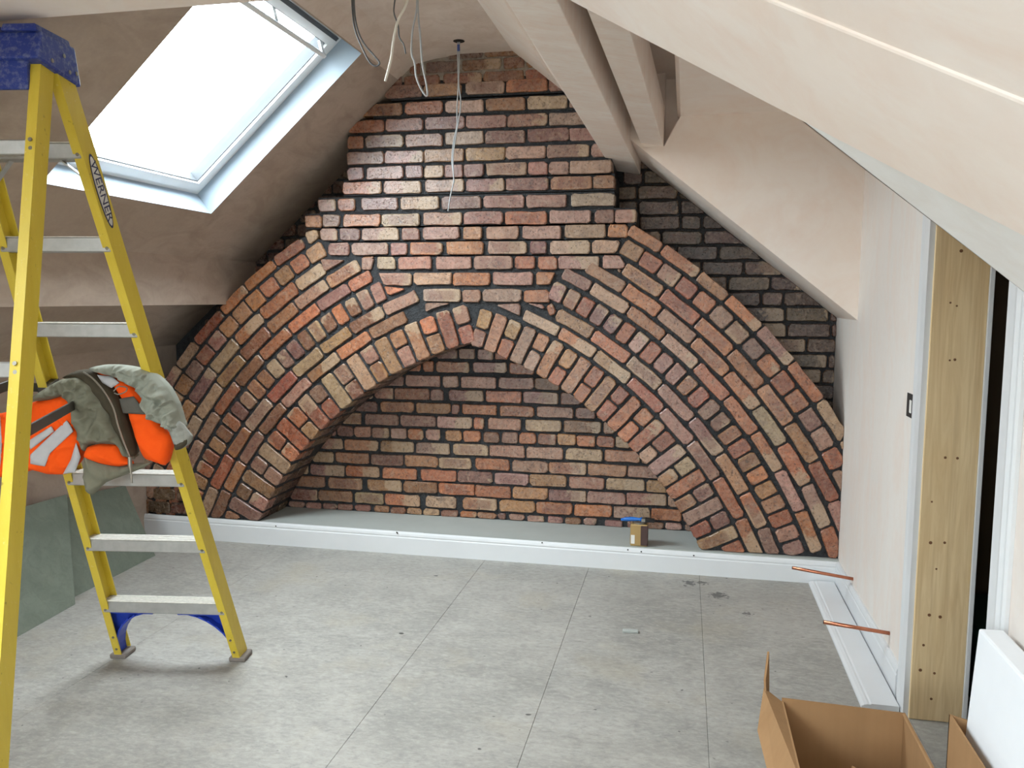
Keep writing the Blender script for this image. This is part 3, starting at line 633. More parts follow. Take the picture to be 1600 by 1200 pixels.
# arch halves: concentric rings about two centres
CR, CL = Vector((-1.81, -.82)), Vector((-.60, -.82))
RING = {1: (2.15, 2.368), 2: (2.380, 2.450), 3: (2.462, 2.536), 4: (2.551, 2.664), 5: (2.680, 2.750), 6: (2.764, 2.840), 7: (2.853, 2.930), 8: (2.945, 3.038), 9: (3.050, 3.116)}
APX = -1.165
def pol(c, r, a): return Vector((c.x + r*math.cos(a), c.y + r*math.sin(a)))
def ang_of(px, py, c): v = xz(px, py, YC) - c; return math.atan2(v.y, v.x)
def arch(name, c, s, label, J, full, heads4, heads8, mx):
    """s = +1 right half, -1 left half; J: ring -> joint pixels, crown to foot"""
    wall = XR if s > 0 else XL; zb_ = ZL-.01
    foot = lambda r: (math.asin((zb_-c.y)/r) if s > 0 else math.pi-math.asin((zb_-c.y)/r))
    apex = lambda r: math.acos((APX-c.x)/r)
    N = 28; ri = RING[1][0]+.004; ro = RING[9][1]-.003
    out = [pol(c, ri, foot(ri)+(apex(ri)-foot(ri))*i/N) for i in range(N+1)]
    out += [Vector((APX, 1.56)), Vector((-.33, 1.90)) if s > 0 else Vector((-2.17, 1.86))]
    aw = math.acos((wall-c.x)/ro); at_ = ang_of(*J[9][0], c)
    out += [pol(c, ro, at_ + (aw-at_)*i/N) for i in range(N+1)] + [Vector((wall, zb_))]
    if area(out) < 0: out = out[::-1]
    bm = NB(); prism(bm, out, YC+.014, YG+.02)
    root = tag(obj(name, bm, 'mortar'), label, kind='structure')
    def lay(p, phi, **k):
        p = clip(p, (wall, 0), (-s, 0)); 
        if len(p) > 2: p = clip(p, (0, ZL+.004), (0, 1))
        if len(p) > 2: brick(root, p, YC, mx, phi, **k)
    tang = lambda a: a - math.pi/2
    # stretcher rings from measured joints, carried on to the foot
    for r, js in J.items():
        r0_, r1_ = RING[r]; a = [ang_of(x, y, c) for x, y in js]; rm = (r0_+r1_)/2
        st = .236/rm*(-s); end = foot(rm)
        while (a[-1]-end)*s > .05/rm: a.append(a[-1]+st)
        for p0, p1 in zip(a, a[1:]):
            g = .0055/rm*(-s); u0_, u1_ = p0+g, p1-g; mid = (u0_+u1_)/2; hl = abs(u1_-u0_)*rm/2
            C_ = pol(c, rm, mid); T = Vector((-math.sin(mid), math.cos(mid))); R_ = Vector((math.cos(mid), math.sin(mid))); h = (r1_-r0_)/2*rnd.uniform(.90, .98)
            k0 = hl; P4 = [C_-T*k0-R_*h, C_+T*k0-R_*h, C_+T*k0*1.004+R_*h, C_-T*k0*1.004+R_*h]
            lay(P4, tang(mid))
    # header rings
    for r, js, wd in ((4, heads4, .074), (8, heads8, .112)):
        r0_, r1_ = RING[r]; rm = (r0_+r1_)/2; a0 = ang_of(*js[0], c); a1 = ang_of(*js[1], c); n = js[2]; st = (a1-a0)/n; a = a0
        while (a-foot(rm))*s > .02:
            C_ = pol(c, rm, a); T = Vector((-math.sin(a), math.cos(a))); R_ = Vector((math.cos(a), math.sin(a))); h = (r1_-r0_)/2*rnd.uniform(.88, 1); k0 = min(wd, abs(st)*rm-.011)/2*rnd.uniform(.93, 1.02)
            lay([C_-T*k0-R_*h, C_+T*k0-R_*h, C_+T*k0*1.03+R_*h, C_-T*k0*1.03+R_*h], a if r == 4 else tang(a)); a += st
    # the arch ring itself: whole bricks on end alternating with pairs of halves
    r0_, r1_ = RING[1]; a0, a1, n = ang_of(*full[0], c), ang_of(*full[1], c), full[2]; st = (a1-a0)/(2*n); i = -1
    while True:
        a = a0 + st*i
        if (a-foot(2.2))*s < -.075: break
        T = Vector((-math.sin(a), math.cos(a))); R_ = Vector((math.cos(a), math.sin(a))); O = c
        def seg(ra, rb, **k):
            ka, kb = (abs(st)*ra-.0125)/2, (abs(st)*rb-.0125)/2*.99; kb = min(kb, ka*1.04)
            lay([O+R_*ra-T*ka, O+R_*ra+T*ka, O+R_*rb+T*kb, O+R_*rb-T*kb], a, **k)
        if i % 2 == 0: seg(r0_, r1_)
        else: m_ = 2.258+rnd.uniform(-.012, .012); seg(r0_, m_-.006); seg(m_+.006, r1_-.004)
        # soffit bricks further in
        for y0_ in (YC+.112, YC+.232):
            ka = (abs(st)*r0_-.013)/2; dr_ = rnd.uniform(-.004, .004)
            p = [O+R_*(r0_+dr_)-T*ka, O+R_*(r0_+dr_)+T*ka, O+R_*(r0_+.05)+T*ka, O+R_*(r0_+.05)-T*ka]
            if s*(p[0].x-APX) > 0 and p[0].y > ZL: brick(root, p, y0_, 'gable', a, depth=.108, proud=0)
        i += 1
    return root
JR = {2: [(820, 484), (874, 517), (931, 551), (987, 590), (1034, 642), (1080, 691), (1122, 746), (1157, 810)],
 3: [(870, 487), (928, 519), (986, 557), (1033, 602), (1082, 654), (1126, 709), (1163, 771), (1192, 825)],
 5: [(878, 426), (925, 446), (984, 480), (1040, 523), (1090, 570), (1136, 622), (1174, 680), (1213, 738), (1249, 800)],
 6: [(914, 420), (974, 453), (1031, 488), (1086, 530), (1131, 588), (1179, 640), (1218, 698), (1257, 759), (1286, 826)],
 7: [(974, 419), (1037, 455), (1091, 501), (1142, 551), (1186, 607), (1228, 666), (1268, 724), (1299, 785)],
 9: [(986, 350), (1035, 387), (1092, 428), (1136, 466), (1185, 516), (1231, 572), (1273, 632)]}
wr = arch('wall_arch_right', CR, 1, 'right half of the big brick arch, curved rings running to the right wall', JR, ((774.6, 519), (1122, 842), 10), ((872, 454), (1237, 872-40), 21), ((987, 392), (1307, 727-12), 13), 'arch_r')
JL = {2: [(634, 493), (577, 523), (525, 552), (478, 588), (438, 628), (403, 672), (375, 720), (349, 764)],
 3: [(652, 460), (599, 485), (544, 511), (498, 543), (455, 579), (416, 621), (380, 664), (356, 710), (332, 761)],
 5: [(580, 429), (545, 449), (494, 475), (448, 511), (403, 553), (366, 596), (335, 643), (308, 685)],
 6: [(560, 411), (509, 440), (458, 472), (414, 509), (373, 552), (342, 602), (308, 650)],
 7: [(500, 408), (458, 440), (407, 492), (367, 532), (334, 580), (298, 627)],
 9: [(474, 377), (428, 410), (381, 446), (343, 485), (303, 534), (277, 573)]}
wl = arch('wall_arch_left', CL, -1, 'left half of the big brick arch, shaded rings behind the ladder', JL, ((701, 519), (455, 677), 6), ((588, 452), (345, 674), 15), ((493, 395), (397, 467), 4), 'arch_l')
for q in ([(475, 364), (494, 357), (498, 371), (483, 382)], [(500, 405), (537, 407), (506, 425)]): brick(wl, [xz(a, b, YC) for a, b in q], YC, 'chimney')
for q in ([(854, 478), (864, 474), (869, 490), (858, 494)],): brick(wr, [xz(a, b, YC) for a, b in q], YC, 'arch_r')
for q in ([(962, 420), (972, 420), (968, 427)],): brick(wr, [xz(a, b, YC) for a, b in q], YC, 'arch_r')
for k in range(2):
    for i in range(2):
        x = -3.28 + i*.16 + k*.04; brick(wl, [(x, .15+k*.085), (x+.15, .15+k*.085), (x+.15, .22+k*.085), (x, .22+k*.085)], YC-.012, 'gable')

# ------------------------------------------------------------------ ledge and skirtings
bm = NB(); box(bm, (XL, YS+.012, 0), (XR, YG+.008, ZL)); tag(obj('hearth_ledge', bm, 'ledge'), 'grey boarded ledge inside the arch recess', kind='structure')
def skirting(bm, p, q, nrm, upv, h0, h1, t=.018):
    """moulded skirting from p to q; nrm points into the room"""
    p, q, n, u_ = Vector(p), Vector(q), Vector(nrm), Vector(upv)
    def ringp(b, h): return [b + n*d + u_*z for d, z in ((0, 0), (t, 0), (t, h-.036), (t*.82, h-.030), (t*.9, h-.022), (t*.75, h-.010), (t*.45, h), (0, h))]
    a = [bm.verts.new(v) for v in ringp(p, h0)]; b = [bm.verts.new(v) for v in ringp(q, h1)]
    bm.faces.new(a); bm.faces.new(b[::-1])
    for i in range(len(a)): bm.faces.new((a[i], b[i], b[(i+1) % len(a)], a[(i+1) % len(a)]))
bm = NB(); skirting(bm, (XL, YS+.018, 0), (XR, YS+.018, 0), (0, -1, 0), (0, 0, 1), .140, .122)
bb = tag(obj('baseboard_back', bm, 'white'), 'long white primed skirting along the foot of the arch', kind='structure')
for px, py in ((431, 822), (621, 833), (847, 848), (981, 859), (1002, 862), (1084, 868), (620, 832)):
    p = at(px, py, 1, YS+.001); bm = NB(); disc(bm, (p.x, YS+.0015, p.z), (0, -1, 0), .004, .002, 8); obj('nail_hole', bm, 'dark', bb)
bm = NB(); skirting(bm, (XR, 3.19, 0), (XR, YS, 0), (-1, 0, 0), (0, 0, 1), .128, .128)
tag(obj('baseboard_right', bm, 'white'), 'white skirting fixed along the right wall', kind='structure')
bm = NB(); skirting(bm, (.805, 3.09, .0), (.805, 4.448, .0), (0, 0, 1), (-1, 0, 0), .130, .126, .02)
tag(obj('skirting_board', bm, 'white'), 'loose white skirting board lying flat on the floor by the right wall', 'board')

# ------------------------------------------------------------------ pipes, socket, cables
for i, (a, pend, lb) in enumerate((((.842, 4.103, .155), at(1238, 887, 1, 4.103), 'copper pipe stub poking from the wall near the back corner'), ((.842, 3.381, .180), at(1287, 972, 1, 3.381), 'copper pipe stub poking from the wall nearer the doorway'))):
    root = empty('copper_pipe', lb, 'pipe', (XR, a[1], a[2]), 'copper pipe stubs'); P0 = Vector((XR, a[1], a[2])); d = Vector(pend)-Vector(a)
    bm = NB(); tube(bm, [Vector(a)-P0, Vector(a)+d*.5-P0, Vector(a)+d-P0], .0078, 12); obj('tube', bm, 'copper', root, True)
    bm = NB(); tube(bm, [Vector(a)+d*.985-P0, Vector(a)+d*1.003-P0], .0066, 10); obj('open_end', bm, 'dark', root)
sb = empty('socket_box', 'black recessed electrical box beside the white architrave', 'socket', (XR, 3.25, 1.11))
bm = NB(); y0, y1, z0, z1 = -.052, .052, -.044, .044
box(bm, (-.003, y0, z0), (.0, y1, z1)); obj('back_box', bm, 'socket', sb)
bm = NB(); box(bm, (-.006, -.018, -.026), (-.003, .006, .022)); bev(bm, .002); obj('wire_tail', bm, 'paper', sb)
def cable(name, label, strands, mats, r=.0042, y=3.45, extra=None):
    root = empty(name, label, 'cable', at(*strands[0][0], 1, y), 'loose cables hanging from the ceiling'); L0 = root.location.copy()
    for st, mt in zip(strands, mats):
        pts = []
        for k, q in enumerate(st):
            p = at(q[0], q[1], 1, y + (q[2] if len(q) > 2 else 0)); pts.append(p-L0)
        bm = NB(); tube(bm, spline(pts, 8), r, 8); obj('strand', bm, mt, root, True)
    return root
cable('cable_loop', 'grey cable hanging in a long loop beside the roof window', [[(549, -45), (551, 20), (556, 50), (566, 75), (577, 96), (586, 103), (592, 101), (592, 96), (583, 85), (570, 70), (560, 50), (554, 20), (552, -45)]], ['cable_dark'])
cable('cable', 'short dark cable end dangling beside the white one', [[(622, -30), (616, 8), (616, 22), (622, 40), (624, 58), (631, 70), (634, 84)]], ['cable_dark'], .0034)
cable('cable', 'single thick white cable dangling from the ceiling', [[(644, -30), (634, 8), (622, 32), (615, 62), (611, 92), (602, 127)]], ['cable_white'], .0056, 3.40)
cable('cable_loop', 'pair of grey cables joined in a pointed loop in front of the old bricks', [[(651, -30), (651, 14), (645, 45), (643, 82), (648, 98), (650, 118), (656, 135), (665, 149), (668, 146), (666, 130), (660, 100), (657, 60), (653, 15), (654, -30)]], ['cable_grey'], .0042)
cb = cable('cable', 'long thin grey cable hanging from the ceiling hole down the chimney', [[(715.5, 62), (715, 90), (716, 130), (714, 170), (714, 195), (709, 220), (706, 250), (709, 280), (704, 305), (700, 330)], [(718, 62), (717.5, 90), (717, 130), (720, 160), (717, 185), (712, 215), (708, 245), (709, 278), (710, 285)]], ['cable_grey', 'cable_grey'], .0036, 4.28)
bm = NB(); a = at(716.5, 70, 1, 4.28)-cb.location; b = at(716.5, 80, 1, 4.28)-cb.location; tube(bm, [a, b], .008, 8); obj('tape_wrap', bm, 'cable_blue', cb)
h = at(717, 64, 2, 2.8295); bm = NB(); disc(bm, (h.x, h.y, 2.829), (0, 0, -1), .03, .0015, 14); obj('ceiling_hole', bm, 'dark', flat)

# ------------------------------------------------------------------ ladder
LM = Vector((-2.027, 2.951, 0)); LA = Vector((.988, .154, 0)); LN = Vector((.154, -.988, 0))
lad = empty('step_ladder', 'tall yellow fibreglass step ladder with blue top cap standing at the left', 'ladder', LM)
def LP(l, f, z): return LA*l + LN*f + Vector((0, 0, z))
RB = (LP(.262, .0, .012), LP(.082, .797, 2.2)); RC = (LP(-.272, 0, .012), LP(-.245, .797, 2.2))
RA = (LP(.135, 1.36, .012), LP(.076, .845, 2.19)); RA2 = (LP(-.41, 1.36, .012), LP(-.245, .845, 2.19))
def rail(name, p, q, side, dep=.076, fl=.030, mat='yellow'):
    """channel section: web outside, two flanges turned inwards"""
    d = (q-p).normalized(); X = LA*side; X = (X-d*X.dot(d)).normalized(); Y = (LN-d*LN.dot(d)); Y = (Y-X*Y.dot(X)).normalized(); t = .005
    sec = [(0, -dep/2), (0, dep/2), (-fl, dep/2), (-fl, dep/2-t), (-t, dep/2-t), (-t, -dep/2+t), (-fl, -dep/2+t), (-fl, -dep/2)]
    bm = NB(); a = [bm.verts.new(p+X*u+Y*v) for u, v in sec]; b = [bm.verts.new(q+X*u+Y*v) for u, v in sec]
    bm.faces.new(a); bm.faces.new(b[::-1])
    for i in range(8): bm.faces.new((a[i], b[i], b[(i+1) % 8], a[(i+1) % 8]))
    return obj(name, bm, mat, lad), X, Y, d
railB, XB, YBv, dB = rail('front_rail', *RB, 1); railC, _, _, _ = rail('front_rail', *RC, -1)
railA, XA, YA, dA = rail('rear_rail', *RA, 1, .062, .030); rail('rear_rail', *RA2, -1, .062, .030)
def lerp(pq, z): p, q = pq; return p + (q-p)*((z-p.z)/(q.z-p.z))
rivB, TZ = [], [.257, .545, .828, 1.107, 1.388, 1.668, 1.945]
for z in TZ:
    c0_, c1_ = lerp(RC, z), lerp(RB, z); t = empty('x', None, None); bpy.data.objects.remove(t)
    ax = (c1_-c0_).normalized(); bk = LN
    bm = NB(); e = [(c0_ + ax*.006), (c1_ - ax*.006)]; zz = Vector((0, 0, 1))
    hexa(bm, [e[0]-bk*.036-zz*.025, e[1]-bk*.036-zz*.025, e[1]+bk*.036-zz*.025, e[0]+bk*.036-zz*.025, e[0]-bk*.036+zz*.022, e[1]-bk*.036+zz*.022, e[1]+bk*.036+zz*.022, e[0]+bk*.036+zz*.022]); bev(bm, .003)
    tr = obj('tread', bm, 'alu', lad)
    bm = NB()
    for k in range(6): 
        o = -.031 + k*.0125; hexa(bm, [e[0]+bk*o+zz*.0215, e[1]+bk*o+zz*.0215, e[1]+bk*(o+.007)+zz*.0215, e[0]+bk*(o+.007)+zz*.0215] + [v+zz*.003 for v in (e[0]+bk*o+zz*.0215, e[1]+bk*o+zz*.0215, e[1]+bk*(o+.007)+zz*.0215, e[0]+bk*(o+.007)+zz*.0215)])
    obj('grip_ridges', bm, 'tread_top', tr)
    for rl, c_, s in ((railB, c1_, 1), (railC, c0_, -1)):
        bm = NB(); n_ = YBv; disc(bm, c_ + n_*.038 - LA*s*.016, n_, .0055, .003, 8); obj('rivet', bm, 'steel', lad)
# rear horizontals
for z in (.42, 1.30, 1.92):
    c0_, c1_ = lerp(RA2, z), lerp(RA, z); bm = NB(); beam(bm, c0_+LN*.01, c1_+LN*.01-LA*.012, (0, 0, 1), .042, .022); bev(bm, .003); obj('rear_brace', bm, 'alu', lad)
    for dz in (-.012, .012):
        bm = NB(); disc(bm, c1_ + YA*.031 - LA*.014 + Vector((0, 0, dz)), YA, .0062, .003, 8); obj('rivet', bm, 'steel', lad)
# spreaders between the two frames
SPM = LM*0
for s, (f_, r_) in ((1, (RB, RA)), (-1, (RC, RA2))):
    mid_ = (on_plane(121, 630, LM+LN*.47, LN)-LM) if s > 0 else LP(-.30, .56, 1.2)
    bm = NB(); p = lerp(r_, 1.118) - LA*s*.018; beam(bm, p, mid_, (0, 0, 1), .034, .006); bev(bm, .002); sp_ = obj('spreader', bm, 'spreader', lad)
    bm = NB(); beam(bm, mid_, lerp(f_, 1.175) - LA*s*.012, (0, 0, 1), .030, .006); obj('spreader_arm', bm, 'spreader', sp_)
    bm = NB(); disc(bm, p - LA*s*.004, LA*s, .014, .012, 12); obj('pivot', bm, 'steel', sp_)
    bm = NB(); c_ = lerp(f_, 1.175); beam(bm, c_ - (f_[1]-f_[0]).normalized()*.022, c_ + (f_[1]-f_[0]).normalized()*.022, LN, .08, .034); bmesh.ops.translate(bm, verts=bm.verts, vec=-LA*s*.013); obj('collar', bm, 'spreader', lad)
# small struts under the top tread
for s, rl in ((1, RB), (-1, RC)):
    bm = NB(); z = TZ[6]; c_ = lerp(rl, z-.10) - LA*s*.012; c2_ = lerp(rl, z-.02) - LA*s*.10; beam(bm, c_, c2_, LN, .02, .004); obj('tread_brace', bm, 'alu', lad)
# blue knee braces and feet
zf = TZ[0]
for s, rl in ((1, RB), (-1, RC)):
    bm = NB(); n = 8
    for k in range(n):
        def ptk(t): # curve from the foot up and in under the tread
            ang_ = t*math.pi/2; foot_, tp = lerp(rl, .02), lerp(rl, zf-.026)
            base = lerp(rl, .02+(zf-.05)*math.sin(ang_)*1.0); inn = .015 + .185*(1-math.cos(ang_))
            return base - LA*s*inn
        def pout(t): return lerp(rl, .02+(zf-.046)*t) - LA*s*.006
        a, b = ptk(k/n), ptk((k+1)/n); A2, B2 = pout(k/n), pout((k+1)/n)
        if k == n-1: pass
        hexa(bm, [a-LN*.033, b-LN*.033, b+LN*.033, a+LN*.033, a-LN*.033+LA*s*.006, b-LN*.033+LA*s*.006+Vector((0, 0, .006)), b+LN*.033+LA*s*.006+Vector((0, 0, .006)), a+LN*.033+LA*s*.006])
    tp = lerp(rl, zf-.028)
    beam(bm, tp-LA*s*.008, tp-LA*s*.205, LN, .07, .008)
    # web of the brace
    for k in range(n):
        a, b = ptk(k/n), ptk((k+1)/n); za, zb2 = pout(k/n), pout((k+1)/n)
        quads(bm, [[a, b, zb2, za]])
    obj('knee_brace', bm, 'brace_blue', lad)
    bm = NB(); f = lerp(rl, .012); box(bm, (-.034, -.045, 0), (.034, .045, .02)); bev(bm, .004)
    bmesh.ops.transform(bm, matrix=Matrix.Translation(Vector((f.x, f.y, 0)) - LA*s*.014) @ Matrix.Rotation(math.atan2(LA.y, LA.x), 4, 'Z'), verts=bm.verts); obj('foot', bm, 'rubber', lad)
    bm = NB(); disc(bm, lerp(rl, .06)+YBv*.038-LA*s*.016, YBv, .0055, .003, 8); obj('rivet', bm, 'steel', lad)
    bm = NB(); disc(bm, lerp(rl, .12)+YBv*.038-LA*s*.016, YBv, .0055, .003, 8); obj('rivet', bm, 'steel', lad)
for s, rl in ((1, RA), (-1, RA2)):
    bm = NB(); f = lerp(rl, .012); box(bm, (-.034, -.038, 0), (.034, .038, .02)); bev(bm, .004)
    bmesh.ops.transform(bm, matrix=Matrix.Translation(Vector((f.x, f.y, 0)) - LA*s*.014) @ Matrix.Rotation(math.atan2(LA.y, LA.x), 4, 'Z'), verts=bm.verts); obj('foot', bm, 'rubber', lad)
# top cap
l0, l1, f0, f1, z0, z1 = -.265, .096, .735, .905, 2.165, 2.245
bm = NB(); hexa(bm, [LP(l0, f0-.02, z0-.03), LP(l1, f0-.02, z0-.03), LP(l1, f1+.02, z0), LP(l0, f1+.02, z0), LP(l0, f0+.005, z1), LP(l1, f0+.005, z1), LP(l1, f1-.005, z1), LP(l0, f1-.005, z1)]); bev(bm, .006, 2)
cap = obj('top_cap', bm, 'blue', lad)
bm = NB()
for k, (la, lb) in enumerate(((l0+.01, -.14), (-.125, -.03), (-.015, l1-.008))): 
    hexa(bm, [LP(la, f0+.012, z1-.002), LP(lb, f0+.012, z1-.002), LP(lb, f1+.012, z1-.002), LP(la, f1+.012, z1-.002), LP(la+.004, f0+.016, z1+.018), LP(lb-.004, f0+.016, z1+.018), LP(lb-.004, f1+.008, z1+.018), LP(la+.004, f1+.008, z1+.018)])
bev(bm, .003); obj('tool_tray_rib', bm, 'blue', cap)
bm = NB(); hexa(bm, [LP(l0, f1-.01, 2.085), LP(.05, f1-.01, 2.085), LP(.05, f1, 2.085), LP(l0, f1, 2.085), LP(l0, f1-.01, z0+.01), LP(.05, f1-.01, z0+.01), LP(.05, f1, z0+.01), LP(l0, f1, z0+.01)]); obj('cap_skirt', bm, 'blue', cap)
for f_, z_ in ((.86, 2.175), (.80, 2.205), (.74, 2.17), (.775, 2.165)):
    bm = NB(); disc(bm, LP(l1-.002, f_, z_), LA, .0065, .004, 8); obj('rivet', bm, 'steel', cap)
# name plate on the right front rail
M['ink'] = plain('dark_navy_print', (28, 34, 78), .5, var=.02); M['plate'] = plain('silver_sticker', (206, 204, 196), .4, var=.04)
zc = lerp(RB, 1.83); up_ = dB; nx = XB; bm = NB(); n = 28; hl_, hw = .118, .027
R_ = [zc + nx*.0008 - up_*hl_*math.cos(2*math.pi*k/n) + YBv*hw*math.sin(2*math.pi*k/n) for k in range(n)]
bm.faces.new([bm.verts.new(p) for p in R_]); st = obj('sticker', bm, 'ink', railB)
R2_ = [zc + nx*.0012 - up_*hl_*.93*math.cos(2*math.pi*k/n) + YBv*hw*.80*math.sin(2*math.pi*k/n) for k in range(n)]
bm = NB(); bm.faces.new([bm.verts.new(p) for p in R2_]); obj('sticker_field', bm, 'plate', st)
cu = bpy.data.curves.new('t', 'FONT'); cu.body = 'WERNER'; cu.size = .047; cu.align_x = 'CENTER'; cu.align_y = 'CENTER'; cu.extrude = .0002
to = bpy.data.objects.new('t', cu); COL.objects.link(to); bpy.context.view_layer.update()
me = bpy.data.meshes.new_from_object(to.evaluated_get(bpy.context.evaluated_depsgraph_get())); bpy.data.objects.remove(to)
tx = bpy.data.objects.new('lettering', me); COL.objects.link(tx); me.materials.append(M['ink']); tx.parent = st
XT = -up_; YT = nx.cross(XT)
tx.matrix_local = Matrix(((XT.x, YT.x, nx.x, (zc+nx*.0018).x), (XT.y, YT.y, nx.y, (zc+nx*.0018).y), (XT.z, YT.z, nx.z, (zc+nx*.0018).z), (0, 0, 0, 1)))

# ------------------------------------------------------------------ jacket draped over the ladder treads
JP = LM + LN*.47
jk = empty('work_jacket', 'orange and olive hi-vis work jacket draped over the ladder treads', 'jacket', LM + LP(-.1, .45, 1.13))
def cloth(name, pts, mat, off, thick, back=.02, fold=.010, freq=22, parent=None, seed=0, rd=.6):
    """soft padded panel: outline in the hanging plane, filled, swelled on both sides and creased"""
    o0 = jk.location; P = [on_plane(x, y, JP, LN) + LN*off for x, y in pts]
    loc = [((p-o0).dot(LA), p.z-o0.z) for p in P]; f0_ = (P[0]-o0).dot(LN)
    # smooth the outline
    out = []; n = len(loc)
    for i in range(n):
        a, b, c, d = [Vector(loc[(i+k) % n]) for k in (-1, 0, 1, 2)]
        for t in (0, .25, .5, .75): out.append(.5*((2*b)+(c-a)*t+(2*a-5*b+4*c-d)*t*t+(3*b-a-3*c+d)*t**3)*rd + (b+(c-b)*t)*(1-rd))
    bm = NB(); vs_ = [bm.verts.new((v.x, 0, v.y)) for v in out]
    es = [bm.edges.new((vs_[i], vs_[(i+1) % len(vs_)])) for i in range(len(vs_))]
    bmesh.ops.triangle_fill(bm, edges=es, use_beauty=True)
    for it in range(5):
        long_ = [e for e in bm.edges if e.calc_length() > .011]
        if not long_: break
        bmesh.ops.subdivide_edges(bm, edges=long_, cuts=1); bmesh.ops.triangulate(bm, faces=bm.faces)
    bmesh.ops.beautify_fill(bm, faces=bm.faces, edges=[e for e in bm.edges if not e.is_boundary])
    seg = [(Vector((e.verts[0].co.x, e.verts[0].co.z)), Vector((e.verts[1].co.x, e.verts[1].co.z))) for e in bm.edges if e.is_boundary]
    dist = {}
    for v in bm.verts:
        p = Vector((v.co.x, v.co.z)); best = 1
        for a, b in seg:
            ab = b-a; t = max(0, min(1, (p-a).dot(ab)/max(ab.length_squared, 1e-12))); best = min(best, (a+ab*t-p).length)
        dist[v] = best
    D = max(dist.values()) or .01; info = []
    bm.verts.index_update(); co = [v.co.copy() for v in bm.verts]; ds = [dist[v] for v in bm.verts]; tri = [[v.index for v in f.verts] for f in bm.faces]; bnd = [(e.verts[0].index, e.verts[1].index) for e in bm.edges if e.is_boundary]; bm.free()
    bm = NB(); fr, bk_ = [], []
    for c_, d_ in zip(co, ds):
        k = math.sqrt(max(0, 1-(1-min(1, d_/min(D, .028)))**2))
        nz = noise.noise(Vector((c_.x*freq*.5+seed, seed*3.1, c_.z*freq))) + .5*noise.noise(Vector((c_.x*freq*1.6, seed*1.7, c_.z*freq*1.3)))
        rg = 1-abs(noise.noise(Vector((c_.x*freq*.9+c_.z*freq*.35+seed*2.3, seed, c_.z*freq*.8-c_.x*freq*.2))))*3.2
        h_ = thick*k + (fold*nz + fold*1.3*max(0, rg))*min(1, d_/.014)
        W_ = LA*c_.x + Vector((0, 0, c_.z))
        fr.append(bm.verts.new(W_ + LN*(f0_+max(h_, .001)))); bk_.append(bm.verts.new(W_ + LN*(f0_-back*k-.002)))
    for t in tri: bm.faces.new([fr[i] for i in t]); bm.faces.new([bk_[i] for i in t[::-1]])
    for a, b in bnd: bm.faces.new((fr[a], fr[b], bk_[b], bk_[a]))
    return obj(name, bm, mat, parent or jk, True)
cloth('left_panel', [(-40, 650), (0, 646), (22, 640), (58, 626), (104, 617), (118, 640), (124, 675), (130, 700), (122, 724), (102, 741), (74, 741), (50, 735), (16, 745), (-40, 742)], 'orange', -.005, .028, .05, .006, 18, seed=1)
cloth('reflective_stripe', [(-40, 655), (8, 650), (11, 690), (8, 728), (-40, 735)], 'reflect', 0.028, .004, .004, .003, seed=2, rd=.1)
cloth('reflective_stripe', [(54, 686), (88, 664), (92, 672), (56, 700)], 'reflect', 0.030, .004, .004, .002, seed=4, rd=.1)
cloth('reflective_stripe', [(56, 708), (112, 655), (122, 672), (86, 706), (78, 726), (56, 722)], 'reflect', 0.030, .004, .004, .003, seed=5, rd=.1)
cloth('reflective_stripe', [(106, 738), (118, 716), (126, 690), (133, 712), (124, 735)], 'reflect', 0.028, .004, .004, .003, seed=6, rd=.1)
cloth('orange_front', [(140, 577), (172, 583), (196, 594), (214, 612), (232, 640), (250, 668), (266, 681), (264, 704), (257, 727), (238, 722), (226, 717), (218, 704), (206, 668), (196, 636), (178, 605), (158, 588)], 'orange', -.01, .028, .06, .005, 14, seed=7)
cloth('reflective_stripe', [(158, 585), (180, 587), (192, 597), (180, 605), (166, 597)], 'reflect', 0.024, .004, .004, .002, seed=8, rd=.1)
cloth('reflective_stripe', [(192, 622), (214, 618), (230, 640), (232, 646), (198, 644)], 'reflect_dark', 0.024, .004, .004, .002, seed=9, rd=.1)
cloth('lining', [(98, 590), (122, 579), (142, 577), (162, 592), (182, 612), (194, 640), (204, 672), (214, 708), (206, 712), (186, 680), (166, 640), (140, 605), (120, 592)], 'lining', .004, .030, .05, .006, 20, seed=10)
cloth('main_body', [(58, 618), (84, 600), (108, 589), (132, 587), (152, 602), (172, 632), (188, 668), (204, 702), (214, 716), (200, 712), (186, 694), (164, 692), (144, 694), (138, 706), (130, 690), (122, 660), (117, 640), (106, 618), (82, 624), (60, 626)], 'olive', .012, .034, .08, .015, 26, seed=11)
cloth('pocket', [(142, 697), (160, 692), (186, 694), (200, 712), (214, 722), (190, 727), (160, 722), (138, 712)], 'orange', .020, .022, .03, .006, 18, seed=12)
cloth('lower_flap', [(137, 706), (160, 720), (190, 726), (214, 723), (238, 722), (226, 730), (198, 741), (168, 753), (148, 772), (138, 764), (133, 744)], 'olive', .010, .022, .03, .008, 20, seed=13)
cloth('sleeve', [(143, 575), (168, 569), (196, 569), (222, 574), (246, 585), (265, 604), (279, 630), (287, 656), (291, 668), (274, 676), (262, 664), (246, 656), (236, 640), (226, 616), (206, 598), (180, 587), (160, 582)], 'sleeve', .018, .040, .07, .022, 34, seed=14)
cloth('cuff', [(272, 668), (286, 656), (296, 668), (305, 680), (303, 690), (292, 698), (284, 700), (278, 688)], 'cuff', .030, .030, .04, .004, 60, seed=15)
cloth('cuff_opening', [(283, 690), (292, 685), (302, 683), (302, 690), (294, 697), (285, 699)], 'lining', .052, .010, .004, .001, seed=16)
o0 = jk.location
zp = [on_plane(x, y, JP, LN) + LN*.062 - o0 for x, y in ((146, 579), (162, 590), (180, 612), (192, 634), (199, 660), (207, 684), (215, 704), (219, 716))]
